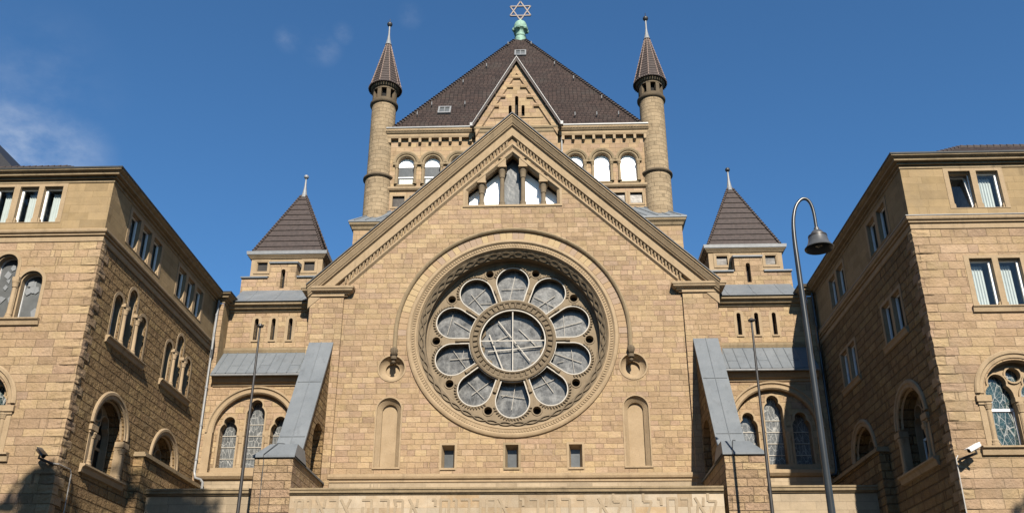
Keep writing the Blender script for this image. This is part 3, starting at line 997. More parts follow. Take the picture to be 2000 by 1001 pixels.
mb.fbox(FD, .2, 1.45, 30.38, 30.44, 0, .05)
dor = mb.build('dormer_gable', 'tower', syn)
mb = MB()
for u, zt in ((0, 31.9), (-.35, 31.3), (.35, 31.3)):
    mb.fbox(FD, u - .12, u + .12, 30.4, zt, -.42, -.39)
mb.build('slit_opening', 'black', dor)
mb = MB()
mb.plan([(-2.2, 7.), (-2.2, 6.), (2.2, 6.), (2.2, 7.)], [(0, 29.42), (.05, 29.5), (.06, 29.62), (.12, 29.68), (.14, 29.78), (.05, 29.82), (0, 29.82)])
mb.build('dormer_cornice', 'trimdark', dor)
for sx in (-1, 1):
    for k in range(5):
        t = (k + .4) / 5
        mb = MB(); mb.fbox(FD, sx * 2.25 * (1 - t) - .04 * sx, sx * 2.25 * (1 - t) + .1 * sx, 29.95 + 4.1 * t - .1, 29.95 + 4.1 * t + .14, -.1, .26); mb.build('rake_bracket', 'trimdark', dor)
mb = MB()
for sx in (-1, 1):
    a = (sx * 2.42, 29.76); b = (0, 34.22)
    A = [Vector((a[0], 5.7, a[1])), Vector((b[0], 5.7, b[1])), Vector((b[0], 5.7, b[1] - .26)), Vector((a[0] - sx * .09, 5.7, a[1] - .06))]
    mb.hexa(A, [p + Vector((0, 3.6, 0)) for p in A])
mb.build('dormer_roof', 'tilefine', dor)
mb = MB()
for sx in (-1, 1):
    mb.rake(FD, (0, 34.28), (sx * 2.45, 29.76), [(0, .29), (0, .34), (.035, .34), (.035, .29)])
    mb.fbox(FD, sx * 2.36, sx * 2.5, 29.7, 29.9, .1, .36)
mb.build('verge_flashing', 'zinc', dor)

# plinth of the tower with lead skirt
mb = MB(); mb.box(-8.45, 8.45, 6.15, 20, 17, 24.0); mb.build('tower_plinth', 'tower', syn)
mb = MB()
mb.plan([(-8.45, 12), (-8.45, 6.15), (8.45, 6.15), (8.45, 12)], [(0, 23.72), (.06, 23.78), (.1, 23.9), (.2, 24.0), (.22, 24.12), (0, 24.12)])
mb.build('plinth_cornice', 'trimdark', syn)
mb = MB()
a = [(-8.7, 5.9), (8.7, 5.9), (8.7, 14), (-8.7, 14)]
b = [(-6.9, 6.62), (6.9, 6.62), (6.9, 14), (-6.9, 14)]
mb.loft([[Vector((x, y, 24.11)) for x, y in a], [Vector((x, y, 24.2)) for x, y in a], [Vector((x, y, 25.2)) for x, y in b]])
for k in range(30):
    x = -8.4 + 16.8 * k / 29
    mb.tube([(x, 5.89, 24.21), (x * .83, 6.58, 25.18)], .022, 5)
mb.build('lead_skirt', 'lead', syn)

def turret(sx):
    c = (sx * 7.43, 6.8, 0)
    mb = MB()
    mb.lathe(c, [(.74, 23.9), (.74, 27.0)], 32); mb.lathe(c, [(.68, 27.1), (.665, 31.85)], 32)
    t = mb.build('turret', 'turret', syn, smooth=True)
    mb = MB()
    mb.lathe(c, [(.70, 26.9), (.78, 26.94), (.85, 27.02), (.85, 27.1), (.78, 27.16), (.66, 27.2)], 32)
    mb.build('collar', 'darkstone', t, smooth=True)
    mb = MB(); mb.lathe(c, [(.66, 31.72), (.74, 31.76), (.78, 31.84), (.78, 31.92), (.72, 31.98), (.66, 32.0)], 32)
    mb.build('collar', 'darkstone', t, smooth=True)
    mb = MB()
    for k in range(8):
        a = 2 * PI * (k + .5) / 8 + .1
        def at(r, da, z): return Vector((c[0] + r * math.cos(a + da), c[1] + r * math.sin(a + da), z))
        A = [at(r, d, 32.0) for r, d in ((.68, -.17), (.68, .17), (.5, .17), (.5, -.17))]
        mb.hexa(A, [p + Vector((0, 0, .8)) for p in A])
    mb.lathe(c, [(.68, 31.95), (.69, 32.08), (.5, 32.08)], 30)
    mb.lathe(c, [(.5, 32.68), (.69, 32.68), (.69, 32.78), (.76, 32.82), (.80, 32.9), (.82, 32.98), (.3, 33.0)], 30)
    mb.build('lantern', 'darkstone', t)
    mb = MB(); mb.lathe(c, [(.42, 32.1), (.42, 32.8)], 12); mb.build('lantern_core', 'black', t)
    mb = MB()
    N8 = 10
    n = 17
    prof = []
    for k in range(n):
        t0, t1 = k / n, (k + 1) / n
        r_ = lambda q: .90 * (1 - q) + .1 * q
        prof += [(r_(t0) + .022, 33.0 + 3.25 * t0), (r_(t1), 33.0 + 3.25 * t1)]
    mb.lathe(c, [(.8, 32.99)] + prof, N8, .12)
    for k in range(40):
        a = 2 * PI * k / 40
        mb.lathe((c[0] + .9 * math.cos(a), c[1] + .9 * math.sin(a), 33.0), [(0, .05), (.05, .03), (.055, -.05), (0, -.06)], 6)
    mb.build('spire', 'tilefine', t)
    for k in range(N8):
        mb = MB()
        a = .12 + 2 * PI * k / N8
        for j in range(n):
            q0, q1 = j / n, (j + .9) / n
            r0_, r1_ = .915 * (1 - q0) + .11 * q0, .915 * (1 - q1) + .11 * q1
            mb.tube([(c[0] + r0_ * math.cos(a), c[1] + r0_ * math.sin(a), 33.02 + 3.25 * q0), (c[0] + r1_ * math.cos(a), c[1] + r1_ * math.sin(a), 33.02 + 3.25 * q1)], [.032, .024], 5)
        mb.build('spire_rib', 'mortarhip', t)
    mb = MB()
    mb.lathe(c, [(.2, 36.1), (.16, 36.22), (.1, 36.5), (.055, 36.85), (.045, 37.5), (.08, 37.52)], 12)
    mb.build('finial_rod', 'zinc', t, smooth=True)
    mb = MB()
    mb.lathe((c[0], c[1], 37.62), [(0, -.16), (.09, -.14), (.15, -.06), (.16, 0), (.14, .07), (.08, .13), (0, .16)], 14)
    mb.tube([(c[0], c[1], 37.75), (c[0], c[1], 38.0)], .02, 5)
    mb.build('finial_ball', 'iron', t, smooth=True)
turret(-1)
turret(1)
# rear hall roof that shows beside the small towers
for sx in (-1, 1):
    mb = MB()
    A = [Vector((sx * 8.5, 7.0, 22.5)), Vector((sx * 8.5, 16, 22.5)), Vector((sx * 14.6, 16, 19.6)), Vector((sx * 14.6, 7.0, 19.6))]
    mb.hexa(A, [p - Vector((0, 0, .3)) for p in A])
    mb.build('rear_roof', 'tile', syn)
    mb = MB()
    x0, x1 = sorted((sx * 8.5, sx * 14.4)); mb.box(x0, x1, 7.3, 15.5, 0, 19.4)
    mb.build('rear_wall', 'tower', syn)

# flying buttresses on either side of the front
for sx in (-1, 1):
    xi, xo = sx * 7.48, sx * 8.40
    mb = MB()
    FSd = Frame(lambda u, v, w, sx=sx, xi=xi: (xi - sx * w, u, v))
    prof = [(-3.95, 9.2), (.0, 9.2), (0, 15.1), (-3.27, 9.55), (-3.95, 9.55)]
    nichep = archp(-1.05, .78, 9.26, 10.62, 14)
    mb.wall(FSd, prof, [(nichep, .5)])
    mb.plate(FSd, nichep, -.5)
    mb.wall(FSd, prof, (), w=-.9)
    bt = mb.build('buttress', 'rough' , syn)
    x0, x1 = sorted((sx * 7.38, sx * 8.72))
    mb = MB(); mb.box(x0, x1, -4.55, .2, 0, 9.22); mb.build('pier', 'pier', bt)
    mb = MB()
    FC = Frame(lambda u, v, w, sx=sx: (sx * u, v, w))
    e = .04
    mb.hexa([Vector((xi - sx * .05, -3.5, 9.24)), Vector((xo + sx * .05, -3.5, 9.24)), Vector((xo + sx * .05, .0, 15.18)), Vector((xi - sx * .05, .0, 15.18))],
            [Vector((xi - sx * .05, -3.58, 9.29)), Vector((xo + sx * .05, -3.58, 9.29)), Vector((xo + sx * .05, -.06, 15.26)), Vector((xi - sx * .05, -.06, 15.26))])
    a = [(7.32, -4.62), (8.78, -4.62), (8.78, -3.0), (7.32, -3.0)]
    b = [(7.42, -4.0), (8.4, -4.0), (8.4, -3.0), (7.42, -3.0)]
    mb.loft([[Vector((sx * x, y, 9.2)) for x, y in a], [Vector((sx * x, y, 9.27)) for x, y in a], [Vector((sx * x, y, 9.82)) for x, y in b]])
    mb.face(*[Vector((sx * x, y, 9.82)) for x, y in b])
    mb.box(min(sx * 7.32, sx * 7.5), max(sx * 7.32, sx * 7.5), -4.6, -.0, 9.21, 9.27)
    mb.build('lead_coping', 'lead', bt)
    mb = MB()
    xm = (xi + xo) / 2
    mb.tube([(xm, -3.55, 9.36), (xm, -.07, 15.26)], .014, 5)
    for t in (.18, .62):
        y, z = -3.58 + t * 3.52, 9.29 + t * 5.97
        mb.tube([(xi, y - .01, z + .01), (xo, y - .01, z + .01)], .012, 5)
    mb.tube([(sx * 7.55, -.1, 15.24), (sx * 8.4, -.1, 15.24)], .03, 6)
    xc = -8.4 if sx < 0 else 7.65
    m3 = MB(); m3.tube([(xm, -3.25, 9.92), (xm, -3.9, 9.86), (xm + (xc - xm) * .4, -4.05, 9.84), (xc, -4.63, 9.3), (xc, -4.632, 9.2), (xc, -4.565, 9.16), (xc + .01, -4.565, 8.), (xc + .03, -4.565, 6)], .014, 6); m3.build('lightning_cable', 'leaddark', bt)
    mb.build('lead_seam', 'lead', bt)

# ------------------------------------------------------------------ stair blocks with little pyramid roofs
def stair_block(sx, label):
    b = thing('stair_tower', (sx * 10.4, 0, 0), label, 'building', 'stair towers beside the gabled front')
    FB = Frame(lambda u, v, w, sx=sx: (sx * u, -w, v))
    def FBy(y): return Frame(lambda u, v, w, sx=sx: (sx * u, y - w, v))
    CU, VS, RO, RI_ = 10.42, 11.35, 1.95, 1.62
    mb = MB()
    mb.wall(FB, rect(8.55, 12.3, 9.6, 13.4), [(archp(CU, RI_, 9.72, VS, 28), .17)])
    mb.wall(FB, rect(12.3, 12.62, 0, 17.0), (), w=.012)
    mb.build('lower_wall', 'stone', b)
    mb = MB(); mb.fbox(FB, 8.55, 12.3, 0, 9.62, -.3, .02); mb.build('plinth', 'plinth', b)
    mb = MB()
    mb.arc(FB, CU, VS, 0, 180, [(RI_, -.1), (RI_, .02), (RI_ + .05, .07), (RI_ + .12, .07), (RI_ + .14, .03), (RI_ + .2, .04), (RI_ + .24, .1), (RI_ + .3, .1), (RI_ + .33, 0)], 40)
    for s in (-1, 1):
        u0, u1 = CU + s * RI_, CU + s * (RI_ + .33)
        mb.fbox(FB, u0, u1, 9.72, VS, 0, .05)
        mb.fbox(FB, u0, u0 + s * .12, 9.72, VS, 0, .075)
    mb.hmould(FB, 8.55, 12.4, [(9.42, 0), (9.46, .12), (9.56, .2), (9.68, .2), (9.74, .05), (9.74, -.28), (9.5, -.28)])
    mb.build('blind_arch', 'trim', b)
    lights = [(9.39, .355, 11.46), (10.42, .37, 12.14), (11.46, .355, 11.46)]
    outl = [trefoil(c, hw, 9.95, vs) for c, hw, vs in lights]
    mb = MB()
    mb.wall(FB, archp(CU, RI_ + .01, 9.72, VS, 28), [(o, .4) for o in outl], w=-.17)
    mb.build('tympanum', 'stone', b)
    mb = MB()
    for o in outl:
        band(mb, FB, o, .0, .075, -.17, -.125)
    mb.fbox(FB, 8.85, 12.0, 9.72, 9.95, -.5, -.1)
    wn = mb.build('triple_window', 'trim', b)
    for c in (9.895, 10.945):
        m2 = MB(); column(m2, FB, c, -.22, 9.95, 11.25, .085, .3, .2)
        m2.fbox(FB, c - .16, c + .16, 11.25, 11.42, -.4, -.1)
        m2.build('column', 'trim', wn, smooth=True)
    m2 = MB()
    for o in outl: m2.plate(FB, o, -.53)
    m2.build('pane', 'leadglass', wn)
    m2 = MB()
    for c, hw, vs in lights:
        k = 0
        z = 10.4
        while z < vs + .1:
            m2.fbox(FB, c - hw, c + hw, z - .014, z + .014, -.53, -.50)
            z += .47
        m2.fbox(FB, c - hw, c - hw + .03, 9.95, vs, -.53, -.49)
    m2.build('glazing_bar', 'whitebar', wn)
    # eaves cornice and lean-to roof
    mb = MB()
    mb.hmould(FB, 8.55, 12.3, [(13.26, 0), (13.3, .06), (13.38, .08), (13.42, .18), (13.52, .24), (13.62, .3), (13.66, .3), (13.66, -.1), (13.3, -.1)])
    mb.build('eaves_cornice', 'trim', b)
    mb = MB()
    P = lambda u, t, o=0.: Vector((sx * u, -.40 + 1.17 * t - .73 * o, 13.68 + 1.33 * t + .68 * o))
    mb.hexa([P(8.55, 0), P(12.3, 0), P(12.3, 1), P(8.55, 1)], [P(8.55, 0, .06), P(12.3, 0, .06), P(12.3, 1, .06), P(8.55, 1, .06)])
    for k in range(9):
        u = 8.75 + .42 * k
        mb.tube([P(u, 0, .07), P(u, 1, .07)], .02, 5)
    for k in range(8):
        if (k * 7) % 3 == 0:
            u = 8.75 + .42 * k; t = (.35, .6, .45)[k % 3]
            mb.tube([P(u, t, .065), P(u + .42, t, .065)], .012, 5)
    mb.build('lean_to_roof', 'lead', b)
    mb = MB(); mb.tube([P(8.55, -.02, .0), P(12.3, -.02, .0)], .05, 8); mb.build('eaves_gutter', 'zinc', b)
    # upper wall with three slits
    FU = FBy(.75)
    sl = [archp(c, .085, 15.6, 16.53, 8) for c in (9.58, 10.32, 11.06)]
    mb = MB()
    mb.wall(FU, rect(8.5, 12.3, 14.6, 17.1), [(o, .4) for o in sl])
    mb.fbox(side(sx * 12.3, sx), .77, 6.9, 14, 17.1, -.3, 0)
    mb.build('upper_wall', 'stone', b)
    mb = MB()
    for o in sl: band(mb, FU, o, .0, .13, -.05, .012)
    for c in (9.58, 10.32, 11.06): mb.fbox(FU, c - .15, c + .15, 15.53, 15.6, -.2, .05)
    for o in sl: mb.plate(FU, o, -.4)
    wn = mb.build('slit_window', 'trim', b)
    m2 = MB()
    for o in sl: m2.plate(FU, o, -.3)
    m2.build('pane', 'black', wn)
    mb = MB()
    mb.hmould(FU, 8.5, 12.3, [(14.98, 0), (15.0, .08), (15.12, .12), (15.2, .12), (15.26, 0)])
    mb.hmould(FU, 8.5, 12.32, [(16.86, 0), (16.9, .06), (16.98, .08), (17.0, .18), (17.1, .24), (17.14, .34), (17.26, .36), (17.26, 0)])
    mb.build('string_course', 'trimdark', b)
    mb = MB()
    Q = lambda u, t, s=0.: Vector((sx * u, .33 + (1.42) * t, 17.27 + .32 * min(1, t * 3) + .82 * max(0, t - .333) * 1.5))
    rows = [[Q(8.5, t), Q(12.2, t)] for t in (0, .333, 1)]
    mb.loft([[Vector((sx * 8.5, .33, 17.26)), Vector((sx * 12.15, .33, 17.26))]] + rows, False)
    mb.face(*[r[1] for r in rows], Vector((sx * 12.0, 1.75, 17.2)), Vector((sx * 12.15, .33, 17.2)))
    for u in (9.2, 10.35, 11.5): mb.tube([Q(u, 0), Q(u, .333), Q(u, 1)], .016, 5)
    mb.build('lead_weathering', 'lead', b)
    # parapet stage
    FQ = FBy(1.7)
    so = archp(10.45, .095, 18.47, 19.33, 8)
    mb = MB()
    mb.wall(FQ, [(8.6, 17.2), (12.32, 17.2), (12.32, 19.0), (11.07, 19.0), (11.07, 19.72), (9.86, 19.72), (9.86, 19.0), (8.6, 19.0)], [(so, .4)], back=.5)
    mb.build('parapet', 'stone', b)
    mb = MB(); mb.plate(FQ, so, -.3); mb.build('slit_opening', 'black', b)
    for u0, u1, z in ((8.6, 9.8, 19.0), (11.13, 12.36, 19.0), (9.8, 11.13, 19.72)):
        mb = MB(); mb.hmould(FQ, u0, u1, [(z, -.65), (z - .02, .08), (z + .05, .08), (z + .22, -.62)])
        mb.build('lead_capping', 'lead', b)
    # little tower
    FW = FBy(2.3)
    sq = [rect(c - .3, c + .3, 19.56, 20.12) for c in (9.46, 11.66)]
    mb = MB()
    mb.wall(FW, rect(8.86, 12.18, 17.5, 20.4), [(q, .14) for q in sq])
    for u, o in ((8.86, -1), (12.18, 1)):
        mb.fbox(side(sx * u, sx * o), 2.32, 5.4, 17.5, 20.4, -.3, 0)
    mb.build('tower_wall', 'trim', b)
    for q, c in zip(sq, (9.46, 11.66)):
        mb = MB(); band(mb, FW, q, .0, .08, 0., .035, False); band(mb, FW, q, -.05, .0, -.1, .02, False)
        wn = mb.build('square_window', 'trim', b)
        m2 = MB(); m2.plate(FW, q, -.1); m2.build('pane', 'dullpane', wn)
    sqp = [(8.86, 2.3), (12.18, 2.3), (12.18, 5.5), (8.86, 5.5)]
    pth = [(sx * x, y) for x, y in sqp]
    if sx < 0: pth = pth[::-1]
    mb = MB(); mb.plan(pth, [(0, 20.22), (.05, 20.24), (.1, 20.3), (.16, 20.36), (.16, 20.4), (0, 20.4)], True); mb.build('cornice', 'trim', b)
    mb = MB(); mb.plan(pth, [(0, 20.4), (.2, 20.4), (.22, 20.56), (0, 20.6)], True); mb.build('gutter', 'zinc', b)
    c = (10.52, 3.9)
    n = 11
    mb = MB()
    rings = []
    for k in range(n):
        for t, o in ((k / n, .04), ((k + 1) / n, .0)):
            h = 1.62 * (1 - t * .955) + o
            z = 20.58 + 3.95 * t
            rings.append([Vector((sx * (c[0] + dx * h), c[1] + dy * h, z)) for dx, dy in ((-1, -1), (1, -1), (1, 1), (-1, 1))])
    mb.loft(rings)
    rf = mb.build('pyramid_roof', 'tilefine', b)
    for dx, dy in ((-1, -1), (1, -1), (1, 1), (-1, 1)):
        mb = MB()
        m = 26
        for k in range(m):
            t = (k + .2) / m * .97; t2 = (k + 1.1) / m * .97
            f = lambda q: Vector((sx * (c[0] + dx * (1.65 * (1 - q * .955))), c[1] + dy * (1.65 * (1 - q * .955)), 20.63 + 3.95 * q))
            mb.tube([f(t), f(t2)], [.075, .045], 6)
        mb.build('hip_tiles', 'hip', rf)
    mb = MB()
    mb.lathe((sx * c[0], c[1], 24.36), [(.2, 0), (.17, .06), (.11, .3), (.06, .65), (.035, 1.12), (.05, 1.13)], 12)
    mb.build('finial_rod', 'zinc', b, smooth=True)
    mb = MB()
    mb.lathe((sx * c[0], c[1], 25.6), [(0, -.12), (.07, -.1), (.115, -.04), (.12, .02), (.09, .08), (0, .12)], 14)
    mb.build('finial_ball', 'zinc' if sx < 0 else 'iron', b, smooth=True)
    return b
stair_block(-1, 'left stair tower with brown pyramid roof, silver ball finial and slit windows')
stair_block(1, 'right stair tower with brown pyramid roof, dark ball finial and slit windows, partly shaded')

# ------------------------------------------------------------------ wings
WX, WY = 12.65, -9.92
def rect_window(b, F, lights, v0, v1, wallmat, reveal=.25, sill=True, frame_right=True, curtains='R', rooms=True, tilt=None, name='window'):
    """stone-mullioned window: returns wall hole"""
    u0, u1 = lights[0][0], lights[-1][1]
    ou = rect(u0 - .15, u1 + .15, v0 - .02, v1 + .1)
    mb = MB()
    mb.wall(F, ou, [(rect(a, c, v0, v1), reveal) for a, c in lights], w=.014, back=.06)
    for a, c in lights:                                 # chamfer stops at the foot of the jambs
        for u, s in ((a, 1), (c, -1)):
            mb.hexa([F(u, v0, -.02), F(u + s * .05, v0, -.02), F(u + s * .05, v0 + .14, -.02), F(u, v0 + .2, -.02)], [F(u, v0, -.2), F(u + s * .05, v0, -.2), F(u + s * .05, v0 + .14, -.2), F(u, v0 + .2, -.2)])
        mb.fbox(F, a, c, v1 - .05, v1, -.22, -.08)
    if sill:
        mb.hmould(F, u0 - .2, u1 + .2, [(v0 - .2, 0), (v0 - .18, .06), (v0 - .06, .08), (v0 - .02, .12), (v0 + .01, .12), (v0 + .02, -.1), (v0 - .2, -.05)])
    wn = mb.build(name, wallmat, b)
    fr = MB(); gl = MB(); cu = MB(); rm = MB()
    fw = reveal - .06
    for i, (a, c) in enumerate(lights):
        G = F
        if tilt == i:
            G = Frame(lambda u, v, w, F=F: F(u, v, w - .22 * (v - v0) / (v1 - v0) + .0))
        for q in (rect(a, a + .07, v0, v1), rect(c - .07, c, v0, v1), rect(a + .07, c - .07, v0, v0 + .07), rect(a + .07, c - .07, v1 - .07, v1)):
            fr.hexa([G(x, y, -fw) for x, y in q], [G(x, y, -fw + .06) for x, y in q])
        if tilt == i:
            for q in (rect(a, a + .03, v0, v1), rect(c - .03, c, v0, v1), rect(a + .03, c - .03, v1 - .03, v1)):
                fr.hexa([F(x, y, -fw) for x, y in q], [F(x, y, -fw + .03) for x, y in q])
        gl.face(*[G(x, y, -fw + .03) for x, y in rect(a + .07, c - .07, v0 + .07, v1 - .07)])
        if rooms:
            d0, d1 = reveal, reveal + 1.1
            q = rect(a - .0, c + .0, v0, v1)
            rm.loft([[F(x, y, -d0) for x, y in q], [F(x, y, -d1) for x, y in q]])
            rm.face(*[F(x, y, -d1) for x, y in q])
            if tilt != i:
                wd = (c - a) * .62
                x0 = (a + .08) if curtains == 'L' else (c - .06 - wd)
                if curtains == 'M': x0 = (a + c) / 2 - wd / 2
                curtain(cu, F, x0, x0 + wd, v0, v1 - .12, -reveal - .07, .02, 5)
        else:
            rm.face(*[F(x, y, -fw - .08) for x, y in rect(a, c, v0, v1)])
    fr.build('frame', 'white', wn)
    gl.build('pane', 'clear', wn)
    rm.build('dark_room', 'dark_room', wn)
    if cu.v: cu.build('curtain', 'curtain', wn)
    return [p for p in offset(ou, -.03)]

def arch_group(b, F, arches, v0, col=True, sill=True, pane='greyglass', reveal=.34, papers=False, mat='trim'):
    """stepped group of round-arched lights; returns wall holes"""
    hs = []
    mb = MB(); gl = MB(); cl = []
    for c, hw, vs in arches:
        o = archp(c, hw, v0, vs, 14)
        hs.append((o, reveal))
        band(mb, F, o, .0, .11, -.02, .014)
        band(mb, F, o, -.045, .0, -reveal + .1, -.06)
        gl.plate(F, o, -reveal + .02)
    us = [a[0] for a in arches]
    if sill:
        u0, u1 = us[0] - arches[0][1] - .18, us[-1] + arches[-1][1] + .18
        mb.hmould(F, u0, u1, [(v0 - .24, 0), (v0 - .22, .06), (v0 - .1, .09), (v0 - .05, .15), (v0 - .01, .15), (v0 + .0, -.05), (v0 - .24, -.05)])
    wn = mb.build('arched_window', mat, b)
    gl.build('pane', pane, wn)
    for (c, hw, vs), (c2, hw2, vs2) in zip(arches[:-1], arches[1:]):
        top = min(vs, vs2)
        m2 = MB(); column(m2, F, (c + hw + c2 - hw2) / 2, .02, v0, top + .02, .075, .24, .18)
        m2.fbox(F, c + hw - .02, c2 - hw2 + .02, top + .02, top + .14, -.25, .09)
        m2.build('column', mat, wn, smooth=True)
    fr = MB()
    for c, hw, vs in arches:
        band(fr, F, archp(c, hw, v0, vs, 14), -.05, .0, -reveal + .02, -reveal + .07, False)
    fr.build('frame', 'white', wn)
    if papers:
        rr = random.Random(5)
        q0 = 0
        for c, hw, vs in arches:
            for k in range(8):
                u = c + rr.uniform(-hw * .6, hw * .6); v = rr.uniform(v0 + .15, vs + .1); s = rr.uniform(.08, .15); a = rr.uniform(0, 3)
                n = rr.choice((3, 4, 4, 5))
                q0 += 1
                q = [(u + s * math.cos(a + 2 * PI * j / n), v + s * 1.3 * math.sin(a + 2 * PI * j / n)) for j in range(n)]
                pp = MB(); pp.slab(F, q, -reveal + .022, -reveal + .024 + .0015 * q0); pp.build('paper_cutout', 'paper', wn)
    return hs

def tracery_window(b, F, c, hw, v0, vs, pane, barmat='whitebar', mat='trim', reveal=.34, sill=True, td=.28):
    """round-arched window with two trefoil lights and an oculus; returns wall hole"""
    o = archp(c, hw, v0, vs, 24)
    mb = MB()
    mb.arc(F, c, vs, 0, 180, [(hw + .30, 0), (hw + .30, .03), (hw + .26, .07), (hw + .18, .07), (hw + .15, .03), (hw + .06, .03), (hw, -.06), (hw - .04, -.12)], 30)
    for s in (-1, 1):
        u = c + s * hw
        mb.fbox(F, u - .06 * s, u + .26 * s, v0, vs - .26, -.2, .02)
        mb.fbox(F, u - .10 * s, u + .32 * s, vs - .26, vs - .08, -.2, .1)
        mb.fbox(F, u - .07 * s, u + .28 * s, vs - .34, vs - .26, -.2, .06)
        column(mb, F, u + .02 * s, .0, v0, vs - .3, .08, .18, .2)
    if sill:
        mb.hmould(F, c - hw - .45, c + hw + .45, [(v0 - .26, 0), (v0 - .24, .07), (v0 - .1, .1), (v0 - .05, .17), (v0 + .0, .17), (v0 + .03, -.1), (v0 - .26, -.05)])
    wn = mb.build('tracery_window', mat, b)
    l = [trefoil(c - hw * .5, hw * .4, v0, vs - hw * .02), trefoil(c + hw * .5, hw * .4, v0, vs - hw * .02)]
    oc = circ(c, vs + hw * .62, hw * .215, 20)
    mb = MB()
    mb.wall(F, archp(c, hw + .0, v0, vs, 24), [(q, .2) for q in l] + [(oc, .2)], w=-td)
    for q in l: band(mb, F, q, .0, .05, -td, -td + .05)
    band(mb, F, oc, 0, .05, -td, -td + .05, False)
    column(mb, F, c, -td + .04, v0, vs - .22, .085, .3, .2)
    mb.fbox(F, c - .15, c + .15, vs - .22, vs - .08, -td - .1, -td + .17)
    mb.build('tracery', mat, wn)
    g_ = MB()
    for q in l + [oc]: g_.plate(F, q, -td - .17)
    g_.build('pane', pane, wn)
    br = MB()
    for s in (-1, 1):
        u = c + s * hw * .5
        br.fbox(F, u - hw * .4, u + hw * .4, vs - .42, vs - .34, -td - .17, -td - .13)
        for q in (rect(u - hw * .4, u - hw * .4 + .04, v0, vs - .4), rect(u + hw * .4 - .04, u + hw * .4, v0, vs - .4)):
            br.hexa([F(x, y, -td - .17) for x, y in q], [F(x, y, -td - .13) for x, y in q])
    br.build('glazing_bar', barmat, wn)
    return (o, td + .02)

